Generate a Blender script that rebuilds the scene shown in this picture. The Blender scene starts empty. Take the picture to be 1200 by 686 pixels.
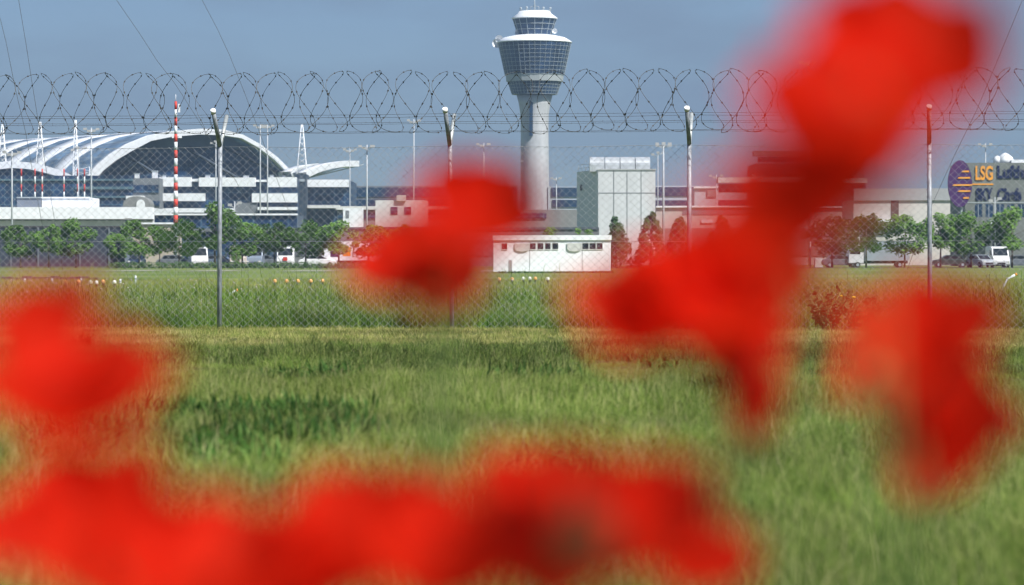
import bpy, math, random
from mathutils import Vector, Matrix, noise
R = math.radians
rnd = random.Random(7)
sc = bpy.context.scene
COL = sc.collection

# ------------------------------------------------------------------ camera
CAM_Z = 0.95; F = 4000.0; HX = 600.0; HY = 304.0      # photo measured at 1200 px wide: focal 4000 px = 120 mm, horizon row 304
cam = bpy.data.cameras.new('camera'); co = bpy.data.objects.new('camera', cam); COL.objects.link(co)
co.location = (0, 0, CAM_Z); co.rotation_euler = (R(90), 0, 0)
cam.sensor_width = 36; cam.lens = 120; cam.shift_y = -39.0 / 1200
cam.clip_start = 0.05; cam.clip_end = 20000
cam.dof.use_dof = True; cam.dof.focus_distance = 72.0; cam.dof.aperture_fstop = 4.4; cam.dof.aperture_blades = 0
sc.camera = co

# ------------------------------------------------------------------ sky, sun, exposure
SUN = Vector((0.62, -0.62, 0.98)).normalized()
elev = math.asin(SUN.z); az = math.atan2(SUN.x, SUN.y)
w = bpy.data.worlds.new('World'); sc.world = w; w.use_nodes = True
nt = w.node_tree; nt.nodes.clear()
def N(t, kind, **kw):
    n = t.nodes.new(kind)
    for k, v in kw.items(): setattr(n, k, v)
    return n
sky = N(nt, 'ShaderNodeTexSky', sky_type='NISHITA'); sky.sun_disc = False
sky.sun_elevation = elev; sky.sun_rotation = az; sky.air_density = 1.0; sky.dust_density = 0.6; sky.ozone_density = 2.0
tint = N(nt, 'ShaderNodeMix', data_type='RGBA', blend_type='MULTIPLY'); tint.inputs[0].default_value = 1
tint.inputs[7].default_value = (0.56, 0.72, 1.0, 1)
tc = N(nt, 'ShaderNodeTexCoord'); mp = N(nt, 'ShaderNodeMapping'); mp.inputs['Scale'].default_value = (9, 9, 34)
nz = N(nt, 'ShaderNodeTexNoise'); nz.inputs['Scale'].default_value = 1.0; nz.inputs['Detail'].default_value = 4
cr = N(nt, 'ShaderNodeValToRGB'); cr.color_ramp.elements[0].position = 0.42; cr.color_ramp.elements[1].position = 0.72
cr.color_ramp.elements[0].color = (.5, .5, .5, 1); cr.color_ramp.elements[1].color = (0.95, 0.95, 0.95, 1)
cl = N(nt, 'ShaderNodeMix', data_type='RGBA'); cl.inputs[7].default_value = (2.0, 2.8, 4.05, 1)
bg = N(nt, 'ShaderNodeBackground'); bg.inputs[1].default_value = 0.073
wo = N(nt, 'ShaderNodeOutputWorld')
L = nt.links.new
L(sky.outputs[0], tint.inputs[6]); L(tc.outputs['Generated'], mp.inputs[0]); L(mp.outputs[0], nz.inputs[0])
L(nz.outputs[0], cr.inputs[0]); L(cr.outputs[0], cl.inputs[0]); L(tint.outputs[2], cl.inputs[6]); L(cl.outputs[2], bg.inputs[0]); L(bg.outputs[0], wo.inputs[0])
sl = bpy.data.lights.new('sun', 'SUN'); sl.energy = 4.8; sl.angle = R(0.5); sl.color = (1, 0.965, 0.915)
so = bpy.data.objects.new('sun', sl); COL.objects.link(so); so.rotation_euler = SUN.to_track_quat('Z', 'Y').to_euler()
sc.view_settings.view_transform = 'Standard'; sc.view_settings.look = 'None'; sc.view_settings.gamma = 1
sc.view_settings.exposure = 0.5
sc.render.engine = 'CYCLES'
sc.cycles.use_denoising = True; sc.cycles.max_bounces = 6; sc.cycles.diffuse_bounces = 3; sc.cycles.volume_bounces = 0
sc.cycles.transparent_max_bounces = 8; sc.cycles.use_adaptive_sampling = True; sc.cycles.adaptive_threshold = 0.005
sc.cycles.filter_width = 1.15; sc.cycles.caustics_reflective = False; sc.cycles.caustics_refractive = False

# ------------------------------------------------------------------ materials
MATS = {}
def mat(name, c, rough=0.7, var=0.15, scale=3.0, metal=0.0, c2=None, bump=0.0, spec=0.4, stretch=(1, 1, 1), trans=None, objrand=0.0):
    if name in MATS: return MATS[name]
    m = bpy.data.materials.new(name); m.use_nodes = True; t = m.node_tree; b = t.nodes['Principled BSDF']
    b.inputs['Roughness'].default_value = rough; b.inputs['Metallic'].default_value = metal; b.inputs['Specular IOR Level'].default_value = spec
    co_ = N(t, 'ShaderNodeTexCoord'); mp_ = N(t, 'ShaderNodeMapping'); mp_.inputs['Scale'].default_value = stretch
    n_ = N(t, 'ShaderNodeTexNoise'); n_.inputs['Scale'].default_value = scale; n_.inputs['Detail'].default_value = 6; n_.inputs['Roughness'].default_value = 0.65
    t.links.new(co_.outputs['Object'], mp_.inputs[0]); t.links.new(mp_.outputs[0], n_.inputs[0])
    r_ = N(t, 'ShaderNodeValToRGB'); r_.color_ramp.elements[0].position = 0.3; r_.color_ramp.elements[1].position = 0.7
    a = c2 or tuple(x * (1 - var) for x in c); z = c if c2 else tuple(min(1, x * (1 + var * 0.6)) for x in c)
    r_.color_ramp.elements[0].color = (*a, 1); r_.color_ramp.elements[1].color = (*z, 1)
    t.links.new(n_.outputs[0], r_.inputs[0]); out = r_.outputs[0]
    if objrand:
        oi = N(t, 'ShaderNodeObjectInfo'); hs = N(t, 'ShaderNodeHueSaturation'); mr = N(t, 'ShaderNodeMapRange')
        mr.inputs[3].default_value = 1 - objrand; mr.inputs[4].default_value = 1 + objrand
        t.links.new(oi.outputs['Random'], mr.inputs[0]); t.links.new(mr.outputs[0], hs.inputs['Value']); t.links.new(out, hs.inputs['Color']); out = hs.outputs[0]
    t.links.new(out, b.inputs['Base Color'])
    if bump:
        bp = N(t, 'ShaderNodeBump'); bp.inputs['Strength'].default_value = bump; bp.inputs['Distance'].default_value = 0.05
        t.links.new(n_.outputs[0], bp.inputs['Height']); t.links.new(bp.outputs[0], b.inputs['Normal'])
    if trans:
        tr = N(t, 'ShaderNodeBsdfTranslucent'); mx = N(t, 'ShaderNodeMixShader'); mx.inputs[0].default_value = trans
        t.links.new(out, tr.inputs[0]); t.links.new(b.outputs[0], mx.inputs[1]); t.links.new(tr.outputs[0], mx.inputs[2])
        t.links.new(mx.outputs[0], t.nodes['Material Output'].inputs[0])
    MATS[name] = m; return m

def grid_mat(name, pane, line, w_, h_, lw=0.06, rough=0.2, var=0.5, offset=0.0):
    """panes between thin mullions, laid out in metres in the wall's own X-Z plane; panes differ a little"""
    if name in MATS: return MATS[name]
    m = bpy.data.materials.new(name); m.use_nodes = True; t = m.node_tree; b = t.nodes['Principled BSDF']
    co_ = N(t, 'ShaderNodeTexCoord'); sp = N(t, 'ShaderNodeSeparateXYZ'); cb = N(t, 'ShaderNodeCombineXYZ'); ad = N(t, 'ShaderNodeMath', operation='ADD')
    t.links.new(co_.outputs['Object'], sp.inputs[0]); t.links.new(sp.outputs[0], ad.inputs[0]); t.links.new(sp.outputs[1], ad.inputs[1])
    t.links.new(ad.outputs[0], cb.inputs[0]); t.links.new(sp.outputs[2], cb.inputs[1])
    br = N(t, 'ShaderNodeTexBrick', offset=offset); br.inputs['Scale'].default_value = 1
    br.inputs['Brick Width'].default_value = w_; br.inputs['Row Height'].default_value = h_; br.inputs['Mortar Size'].default_value = lw
    br.inputs['Mortar Smooth'].default_value = 0
    br.inputs['Color1'].default_value = (*pane, 1); br.inputs['Color2'].default_value = (*[min(1, x * (1 + var)) for x in pane], 1); br.inputs['Mortar'].default_value = (*line, 1)
    t.links.new(cb.outputs[0], br.inputs[0])
    nz_ = N(t, 'ShaderNodeTexNoise'); nz_.inputs['Scale'].default_value = 0.22; nz_.inputs['Detail'].default_value = 5
    mx = N(t, 'ShaderNodeMix', data_type='RGBA', blend_type='MULTIPLY'); mx.inputs[0].default_value = 0.8
    rp = N(t, 'ShaderNodeValToRGB'); rp.color_ramp.elements[0].position = .35; rp.color_ramp.elements[1].position = .68
    rp.color_ramp.elements[0].color = (.45, .45, .45, 1); rp.color_ramp.elements[1].color = (1.5, 1.5, 1.5, 1)
    t.links.new(co_.outputs['Object'], nz_.inputs[0]); t.links.new(nz_.outputs[0], rp.inputs[0])
    t.links.new(br.outputs[0], mx.inputs[6]); t.links.new(rp.outputs[0], mx.inputs[7])
    t.links.new(mx.outputs[2], b.inputs['Base Color']); b.inputs['Roughness'].default_value = rough
    MATS[name] = m; return m

WHITE = mat('white_paint', (.80, .82, .85), .5, .14, 0.6)
WHITER = mat('white_roof', (.84, .86, .89), .6, .12, 1.1)
CREAM = mat('cream_render', (.66, .66, .65), .8, .08, 1.5)
GALV = mat('galvanised_steel', (.50, .52, .54), .45, .35, 30, .5, bump=.1)
POSTM = mat('weathered_post', (.34, .37, .40), .6, .5, 22, .3, stretch=(1, 1, .4), bump=.2)
WIRE = mat('wire_zinc', (.38, .40, .41), .5, .3, 8, .3)
RAZOR = mat('razor_wire_steel', (.11, .115, .11), .5, .4, 6, .4)
CONC = mat('pale_concrete', (.45, .46, .48), .85, .24, .35, stretch=(1, 1, .3))
CONCD = mat('grey_concrete', (.22, .225, .22), .9, .2, .4)
TAN = mat('tan_panel', (.46, .40, .33), .85, .12, .8)
BEIGE = mat('beige_render', (.50, .46, .43), .85, .12, .5)
SLATE = mat('dark_slate_cladding', (.040, .050, .075), .7, .35, 1.2, stretch=(4, 1, .3))
GREYB = mat('mid_grey_cladding', (.17, .185, .20), .8, .2, .6)
GLASSD = grid_mat('dark_curtain_glass', (.008, .026, .07), (.06, .12, .19), 2.4, 1.8, .10, rough=.35)
GLASST = grid_mat('tower_glass', (.010, .030, .075), (.012, .034, .08), 1.2, 1.1, .02, rough=.5)
GLASSH = grid_mat('hall_glass', (.008, .028, .075), (.045, .085, .15), 3.4, 2.1, .22, offset=.3, rough=.35)
GLASSR = grid_mat('roof_glass', (.07, .12, .19), (.16, .22, .29), 3.0, 2.0, .2, rough=.75)
GLASSB = mat('blue_glass', (.015, .04, .085), .12, .4, .5)
GLASSW = mat('window_glass', (.02, .025, .03), .1, .4, 2)
MULL = mat('mullion_grey', (.34, .39, .42), .5, .1, 2)
RED = mat('red_paint', (.62, .05, .03), .5, .15, 2)
RUBBER = mat('tyre_rubber', (.02, .02, .02), .9, .2, 8)
BARK = mat('tree_bark', (.12, .095, .07), .95, .4, 6, bump=.4)
LEAF = mat('tree_leaf', (.17, .31, .035), .6, .5, .9, c2=(.07, .165, .022), trans=.25, objrand=.12)
LEAF2 = mat('hedge_leaf', (.09, .17, .035), .7, .5, .8, c2=(.045, .10, .022), trans=.2)
CONIF = mat('conifer_leaf', (.06, .14, .035), .7, .4, 1.2, c2=(.03, .075, .02), trans=.15)
BLACK = mat('black_rubber_base', (.02, .02, .022), .7, .2, 5)
ORANGE = mat('orange_paint', (.85, .30, .03), .5, .1, 2)
PURPLE = mat('purple_sign', (.062, .016, .11), .5, .15, .4)
NAVY = mat('navy_lettering', (.004, .010, .06), .5, .1, 2)
AMBER = mat('amber_lettering', (.80, .34, .03), .5, .1, 2)
LIME = mat('grey_green_facade', (.16, .175, .165), .8, .12, .4)

# ------------------------------------------------------------------ helpers
def X(px, D): return (px - HX) / F * D
def Z(py, D): return CAM_Z - (py - HY) / F * D
class MB:
    def __init__(s): s.v = []; s.f = []; s.mi = []; s.sm = []; s.m = 0
    def face(s, idx, smooth=False): s.f.append(idx); s.mi.append(s.m); s.sm.append(smooth)
    def box(s, x0, x1, y0, y1, z0, z1):
        b = len(s.v); s.v += [(x, y, z) for z in (z0, z1) for y in (y0, y1) for x in (x0, x1)]
        for q in ((0, 2, 3, 1), (4, 5, 7, 6), (0, 1, 5, 4), (2, 6, 7, 3), (0, 4, 6, 2), (1, 3, 7, 5)): s.face(tuple(b + i for i in q))
        return s
    def quad(s, a, b_, c, d, smooth=False):
        b = len(s.v); s.v += [tuple(a), tuple(b_), tuple(c), tuple(d)]; s.face((b, b + 1, b + 2, b + 3), smooth); return s
    def tube(s, pts, r, n=6, cap=True, r1=None):
        pts = [Vector(p) for p in pts]; b = len(s.v); K = len(pts)
        for i, p in enumerate(pts):
            t = (pts[min(i + 1, K - 1)] - pts[max(i - 1, 0)]).normalized()
            u = t.orthogonal().normalized() if i == 0 else (u - t * u.dot(t)).normalized()
            v = t.cross(u); rr = r if r1 is None else r + (r1 - r) * i / (K - 1)
            for k in range(n):
                a = 2 * math.pi * k / n; s.v.append(tuple(p + (u * math.cos(a) + v * math.sin(a)) * rr))
        for i in range(K - 1):
            for k in range(n):
                k2 = (k + 1) % n; s.face((b + i * n + k, b + i * n + k2, b + (i + 1) * n + k2, b + (i + 1) * n + k), True)
        if cap and n > 2:
            s.face(tuple(b + k for k in reversed(range(n)))); s.face(tuple(b + (K - 1) * n + k for k in range(n)))
        return s
    def lathe(s, prof, cx, cy, n=24, a0=0.0, smooth=True, cap=True):
        b = len(s.v)
        for (r, z) in prof:
            for k in range(n):
                a = a0 + 2 * math.pi * k / n; s.v.append((cx + r * math.cos(a), cy + r * math.sin(a), z))
        for i in range(len(prof) - 1):
            for k in range(n):
                k2 = (k + 1) % n; s.face((b + i * n + k, b + i * n + k2, b + (i + 1) * n + k2, b + (i + 1) * n + k), smooth)
        if cap: s.face(tuple(b + k for k in reversed(range(n)))); s.face(tuple(b + (len(prof) - 1) * n + k for k in range(n)))
        return s
    def ball(s, c, r, n=8, m=5, sz=1.0):
        prof = [(max(1e-3, r * math.sin(math.pi * i / m)), c[2] - r * sz * math.cos(math.pi * i / m)) for i in range(m + 1)]
        return s.lathe(prof, c[0], c[1], n)
    def prism(s, poly, y0, y1):          # poly in x-z
        b = len(s.v); n = len(poly); s.v += [(x, y0, z) for x, z in poly] + [(x, y1, z) for x, z in poly]
        s.face(tuple(range(b, b + n))); s.face(tuple(reversed(range(b + n, b + 2 * n))))
        for i in range(n): j = (i + 1) % n; s.face((b + i, b + n + i, b + n + j, b + j))
        return s
    def build(s, name, mats, parent=None, origin=None):
        me = bpy.data.meshes.new(name); off = Vector(origin) if origin is not None else Vector((0, 0, 0))
        me.from_pydata([(a[0] - off.x, a[1] - off.y, a[2] - off.z) for a in s.v], [], s.f)
        for m in (mats if isinstance(mats, (list, tuple)) else [mats]): me.materials.append(m)
        me.polygons.foreach_set('material_index', s.mi); me.polygons.foreach_set('use_smooth', s.sm); me.update()
        o = bpy.data.objects.new(name, me); COL.objects.link(o); o.location = off
        if parent is not None:
            o.parent = parent
            if origin is not None: o.location = off
        return o
def tag(o, label=None, cat=None, group=None, kind=None):
    if label: o['label'] = label
    if cat: o['category'] = cat
    if group: o['group'] = group
    if kind: o['kind'] = kind
    return o
def thing(name, loc, label, cat, group=None, rz=0):
    o = bpy.data.objects.new(name, None); COL.objects.link(o); o.location = loc; o.rotation_euler = (0, 0, rz); o.empty_display_size = .3
    return tag(o, label, cat, group)
def copy_tree(o, parent=None, label=None, loc=None, rz=None):
    c = o.copy(); COL.objects.link(c); c.parent = parent
    if parent is None:
        if label: c['label'] = label
        if loc is not None: c.location = loc
        if rz is not None: c.rotation_euler = (0, 0, rz)
    for ch in o.children: copy_tree(ch, c)
    return c

# ------------------------------------------------------------------ ground
def gz(x, y):
    return 0.42 * math.exp(-((y - 0.6) / 1.9) ** 2) + 0.035 * noise.noise(Vector((x * .35, y * .22, 0))) * max(0, min(1, (44 - y) / 6))
def make_ground():
    ys = [-30, -15, -6] + [-3 + .35 * i for i in range(30)] + [8 + .6 * i for i in range(80)] + [57 + 3 * i for i in range(14)] + [110, 140, 200, 300, 450, 700, 1100, 2000, 4000, 9000]
    xs0 = [-1, -.6, -.4, -.3] + [-.25 + .0125 * i for i in range(41)] + [.3, .4, .6, 1]
    b = MB(); n = len(xs0)
    for y in ys:
        wd = max(12, abs(y) * .9 + 10)
        for t in xs0: b.v.append((t * wd, y, gz(t * wd, y)))
    for j in range(len(ys) - 1):
        b.m = 1 if ys[j] < 46 else 0
        for i in range(n - 1): b.face((j * n + i, j * n + i + 1, (j + 1) * n + i + 1, (j + 1) * n + i), True)
    return b
def ground_mat(name='meadow_ground', ca=(.12, .19, .045, 1), cb=(.24, .28, .09, 1)):
    m = bpy.data.materials.new(name); m.use_nodes = True; t = m.node_tree; b = t.nodes['Principled BSDF']; b.inputs['Roughness'].default_value = 1; b.inputs['Specular IOR Level'].default_value = .1
    c = N(t, 'ShaderNodeTexCoord'); 
    def noi(s, st): 
        mp_ = N(t, 'ShaderNodeMapping'); mp_.inputs['Scale'].default_value = st; n_ = N(t, 'ShaderNodeTexNoise'); n_.inputs['Scale'].default_value = s; n_.inputs['Detail'].default_value = 7
        t.links.new(c.outputs['Object'], mp_.inputs[0]); t.links.new(mp_.outputs[0], n_.inputs[0]); return n_
    a = noi(.12, (1, .5, 1)); d = noi(5, (1, .4, 1))
    r1 = N(t, 'ShaderNodeValToRGB'); e = r1.color_ramp.elements; e[0].position = .38; e[0].color = ca; e[1].position = .62; e[1].color = cb
    r2 = N(t, 'ShaderNodeValToRGB'); e = r2.color_ramp.elements; e[0].position = .3; e[0].color = (.45, .5, .45, 1); e[1].position = .75; e[1].color = (1.25, 1.2, 1.1, 1)
    mx = N(t, 'ShaderNodeMix', data_type='RGBA', blend_type='MULTIPLY'); mx.inputs[0].default_value = 1
    t.links.new(a.outputs[0], r1.inputs[0]); t.links.new(d.outputs[0], r2.inputs[0]); t.links.new(r1.outputs[0], mx.inputs[6]); t.links.new(r2.outputs[0], mx.inputs[7]); t.links.new(mx.outputs[2], b.inputs['Base Color'])
    return m
tag(make_ground().build('ground', [ground_mat(), ground_mat('turf_soil', (.045, .065, .018, 1), (.095, .115, .038, 1))]), kind='structure')
g = MB()
ys = [0.02]
n = 40
for i in [q for q in range(n) if noise.noise(Vector((q * .35, 3, 3))) > -.05]:      # pale stony service strip in front of the hedge, uneven edges
    x0 = -52 + i * 1.3; x1 = x0 + 1.3
    e = lambda x, k: noise.noise(Vector((x * .3, k, 0))) * 7
    g.quad((x0, 262 + e(x0, 1), .03), (x1, 262 + e(x1, 1), .03), (x1, 292 + e(x1, 5), .03), (x0, 292 + e(x0, 5), .03))
tag(g.build('gravel_path', mat('pale_gravel', (.40, .37, .32), .95, .4, .8, c2=(.13, .17, .07))), kind='structure')
g = MB().box(-120, 160, 372, 388, .02, .03); tag(g.build('road', mat('asphalt', (.06, .06, .062), .9, .2, 2)), kind='structure')

# ------------------------------------------------------------------ fence
FA = Vector((-3.987, 46.5, 0)); FS = Vector((3.18, -.388, 0)); FD = FS.normalized(); FN = Vector((FD.y, -FD.x, 0))   # FN points to the camera
def fp(s, z, off=0.0):      # s in post spacings
    p = FA + FS * s + FN * off; return Vector((p.x, p.y, z))
SP = FS.length
fence = thing('chain_link_fence', fp(1, 0), 'tall galvanised chain-link perimeter fence with razor wire coil along its top', 'fence')
def fb(mb, name, m, parent=None):
    o = mb.build(name, m); o.parent = parent or fence
    if parent is None: o.location = -Vector(fence.location)
    return o
for i in range(-2, 6):
    b = MB(); lean = rnd.uniform(-.006, .006); g0 = gz(*fp(i, 0)[:2])
    b.tube([fp(i, g0 - .3), fp(i + lean, 1.3), fp(i + lean * 2, 2.56)], .031, 10)
    p = fb(b, 'post', POSTM)
    b = MB().tube([fp(i + lean * 2, 2.50, .02), fp(i + lean * 2, 2.93, .44)], .030, 10); fb(b, 'arm', POSTM, p)
    b = MB().tube([fp(i + lean * 2, 2.50, -.02), fp(i + lean * 2, 2.92, -.44)], .028, 10); fb(b, 'arm', mat('sunlit_arm_tone', (.5, .53, .52), .5, .3, 20, .4), p)  # far arm coloured paler, standing in for sun on its upper face
    b = MB().tube([fp(i + lean * 2, 2.925, .435), fp(i + lean * 2, 2.965, .47)], .036, 12); fb(b, 'end_cap', mat('white_end_plate', (.82, .81, .76), .4, .05), p)  # white disc closing the near arm
# chain-link fabric: two families of diagonal wires
PITCH = .108; ROW = .10; TOPZ = 2.47
for bay in range(-2, 5):
    b = MB(); k0 = int(bay * SP / PITCH); k1 = int((bay + 1) * SP / PITCH)
    rows = int(TOPZ / (ROW / 2))
    for k in range(k0, k1):
        for ph in (0, 1):
            pts = []
            for r in range(0, rows + 1, 1):
                z = .03 + r * (TOPZ - .03) / rows
                side = (r + ph) % 2
                s_ = (k + .5 * side + .5 * ph) * PITCH
                wob = .012 * noise.noise(Vector((s_ * .9, z * 1.1, 3))); wz = .010 * noise.noise(Vector((s_ * 1.7, z, 9)))
                off = (.006 if side else -.006) + .03 * noise.noise(Vector((s_ * .5, z * .5, 17)))
                pts.append(fp((s_ + wob) / SP, z + wz, off))
            b.tube(pts, .0029, 3, cap=False)
    fb(b, 'mesh_panel', WIRE)
for z, rr in ((TOPZ, .0028), (1.19, .0032), (1.19, .0032)):
    b = MB(); b.tube([fp(-2 + .25 * i, z + (.012 * math.sin(i * 1.7) if z > 2 else .004 * math.sin(i)), .008) for i in range(29)], rr, 5); fb(b, 'tension_wire', WIRE)
for sgn in (1, -1):
    for t in (.42, .70, .93):
        b = MB(); z0 = 2.5 + .43 * t; of = sgn * .44 * t
        b.tube([fp(-2 + .25 * i, z0 - .018 * math.sin(math.pi * ((i * .25) % 1)) * (.4 + .6 * rnd.random()), of) for i in range(29)], .0022, 5)
        for q in range(0, int(7 * SP / .16)):
            c = fp(-2 + q * .16 / SP, z0 - .006, of); a_ = rnd.uniform(0, 3)
            b.tube([c + Vector((0, math.cos(a_) * .014, math.sin(a_) * .014)), c - Vector((0, math.cos(a_) * .014, math.sin(a_) * .014))], .0015, 3)
        fb(b, 'barbed_wire', RAZOR)
# razor coil: neighbouring turns clipped to each other at alternating points
b = MB(); turn = .236; T = int(7 * SP / turn); M = 60; pts = []
for i in range(T * M + 1):
    th = 2 * math.pi * i / M; s_ = -2 * SP + turn * th / (2 * math.pi)
    tn = th / (2 * math.pi)
    jit = noise.noise(Vector((tn * .55, 2, 0))) * .13; rj = 1 + .09 * noise.noise(Vector((tn * .8, 5, 1))) 
    x_ = s_ + .112 * math.cos(2.5 * th + .5) + jit
    rad = .405 * rj
    pts.append(fp(x_ / SP, 3.075 + .012 * math.sin(tn * .4) + rad * math.cos(th) * (1.02), rad * 1.02 * math.sin(th)))
b.tube(pts, .0034, 4, cap=False)
for i in range(2, len(pts) - 2, 2):
    t = (pts[i + 1] - pts[i - 1]).normalized(); c = pts[i]; o_ = t.cross(Vector((.3, .9, .2))).normalized(); q = t.cross(o_)
    if i % 4: continue
    for d_ in (o_, q):
        for sg in (1, -1): b.quad(c - t * .008, c - t * .017 + d_ * .012 * sg, c + t * .002, c + t * .017 + d_ * .008 * sg)
fb(b, 'razor_coil', RAZOR)

# ------------------------------------------------------------------ overhead stay cables
for lab, D, pts in (
    ('thin dark cable slanting down at the far left edge of the sky', 300, [(-30, -160), (-6, -20), (9, 50), (18, 105), (28, 155), (40, 240), (52, 320)]),
    ('thin dark cable just right of the far left one, over the arched roof', 300, [(6, -150), (24, -10), (32, 50), (38, 100), (45, 155), (56, 240), (66, 320)]),
    ('thin cable slanting steeply across the sky towards the red and white pole', 320, [(30, -170), (138, 0), (165, 40), (185, 72), (205, 98), (225, 130), (268, 200), (330, 320)]),
    ('thin faint cable left of the control tower, above the leftmost fence post', 320, [(160, -170), (238, 0), (256, 35), (270, 66), (285, 105), (296, 135), (330, 230), (360, 320)]),
    ('thin cable in the sky at the far right, slanting down to the left', 300, [(1250, -170), (1195, 0), (1168, 70), (1145, 130), (1122, 180), (1090, 255), (1070, 320)])):
    b = MB(); P = [Vector((X(x, D), D + (y - 100) * .02, max(0, Z(y, D)))) for x, y in pts]
    b.tube(P, .026, 4); tag(b.build('stay_cable', mat('dark_cable', (.10, .11, .12), .7)), lab, 'cable', 'stay cables crossing the sky')

# ------------------------------------------------------------------ control tower
TD = 1040.0; S = TD / F; TX = X(626.5, TD)
tw = thing('control_tower', (TX, TD, 0), 'tall white airport control tower with two flared dark glass decks', 'control tower')
def tl(prof, name, m, n=20, parent=tw, smooth=True, cap=True):
    b = MB(); b.lathe([(r * S, Z(y, TD)) for r, y in prof], 0, 0, n, R(9) if n == 20 else 0, smooth, cap); o = b.build(name, m); o.parent = parent; return o
tl([(19.5, 330), (17.5, 250), (16.6, 200), (16.2, 150), (16.6, 134), (18.5, 122), (21, 112)], 'shaft', CONC, 40)
lo = tl([(26.5, 111), (31.5, 96)], 'lower_deck', GLASST, 20, smooth=False)
tl([(33.5, 96), (34.5, 88)], 'ring_band', mat('grey_band', (.34, .37, .38), .7), 20, smooth=False)
md = tl([(34.8, 88), (43.0, 50.5)], 'main_deck', GLASST, 20, smooth=False)
tl([(43.6, 50.5), (43.6, 49.3), (36, 44.5), (25, 42), (20, 41.4)], 'deck_roof', WHITER, 40)
ca = tl([(19.6, 41.4), (25.6, 22.5)], 'cab', GLASST, 16, smooth=False)
tl([(27, 22.6), (27, 21.4), (20, 16.5), (18, 13.5), (5, 12.5)], 'cab_roof', WHITER, 32)
def cage(prof, n, rows, wv, name, parent, a0=0.0):
    b = MB()
    (r0, y0), (r1, y1) = prof
    for k in range(n):
        a = a0 + 2 * math.pi * k / n
        b.tube([(r0 * S * math.cos(a), r0 * S * math.sin(a), Z(y0, TD)), (r1 * S * math.cos(a), r1 * S * math.sin(a), Z(y1, TD))], wv, 4, False)
    for q in range(rows + 1):
        r = (r0 + (r1 - r0) * q / rows) * S; z = Z(y0 + (y1 - y0) * q / rows, TD)
        b.tube([(r * math.cos(a0 + 2 * math.pi * k / n), r * math.sin(a0 + 2 * math.pi * k / n), z) for k in range(n + 1)], wv * .8, 4, False)
    o = b.build(name, MULL); o.parent = parent
cage([(34.9, 88), (43.1, 50.5)], 40, 8, .065, 'mullion_grid', md, R(9)); cage([(26.6, 111), (31.6, 96)], 40, 4, .065, 'mullion_grid', lo, R(9)); cage([(19.7, 41.4), (25.7, 22.5)], 16, 3, .11, 'mullion_grid', ca)
b = MB(); b.box(-6.2 * S, -2.2 * S, -18.6 * S, -15 * S, Z(160, TD), Z(113, TD)); o = b.build('slit_window', GLASSB); o.parent = tw
b = MB(); b.tube([(0, 0, Z(13, TD)), (0, 0, Z(3, TD)), (0, 0, Z(-4, TD))], .3, 6, r1=.08)
b.tube([(-4.3, 0, Z(12.6, TD)), (4.9, 0, Z(12.6, TD))], .2, 5)
for dx, h in ((-2.4, 9), (2.7, 9.5), (4.8, 10), (-4.2, 10)): b.tube([(dx, 0, Z(13, TD)), (dx, 0, Z(h, TD))], .25, 5); b.ball((dx, 0, Z(h, TD)), .4)
for dx in (-1.2, 1.3): b.tube([(dx, .5, Z(13, TD)), (dx, .5, Z(8, TD)), (0, .5, Z(7, TD))], .12, 5)
o = b.build('antenna_cluster', MULL); o.parent = tw
b = MB(); cxx = -40.5 * S; b.tube([(cxx + 1.5, 0, Z(50, TD)), (cxx, 0, Z(45, TD))], .3, 6); b.lathe([(.1, 0), (.9, .15), (1.5, .6), (1.6, .8)], 0, 0, 14)
o = b.build('dish_mount', WHITE); o.parent = tw
o.data.transform(Matrix.Translation((0, 0, 0)))
for cx_, zz, rr in ((-44, 51, 1.5), (-41.5, 46, 1.2), (-19, 39, 1.1), (23.5, 37, .8)):
    b = MB(); b.lathe([(rr * math.sin(a), -rr * .6 * math.cos(a)) for a in (0.02, .4, .8, 1.2, 1.5)], 0, 0, 14, cap=False)
    b.tube([(0, 0, -rr * .6), (0, 0, rr * .5)], .1, 5)
    o = b.build('antenna_dish', WHITE); o.parent = tw; o.location = (cx_ * S, -6 * S if abs(cx_) < 30 else 0, Z(zz, TD)); o.rotation_euler = (R(100), R(15 if cx_ > 0 else -30), 0)
bpy.data.objects.remove(bpy.data.objects['dish_mount'])

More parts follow.
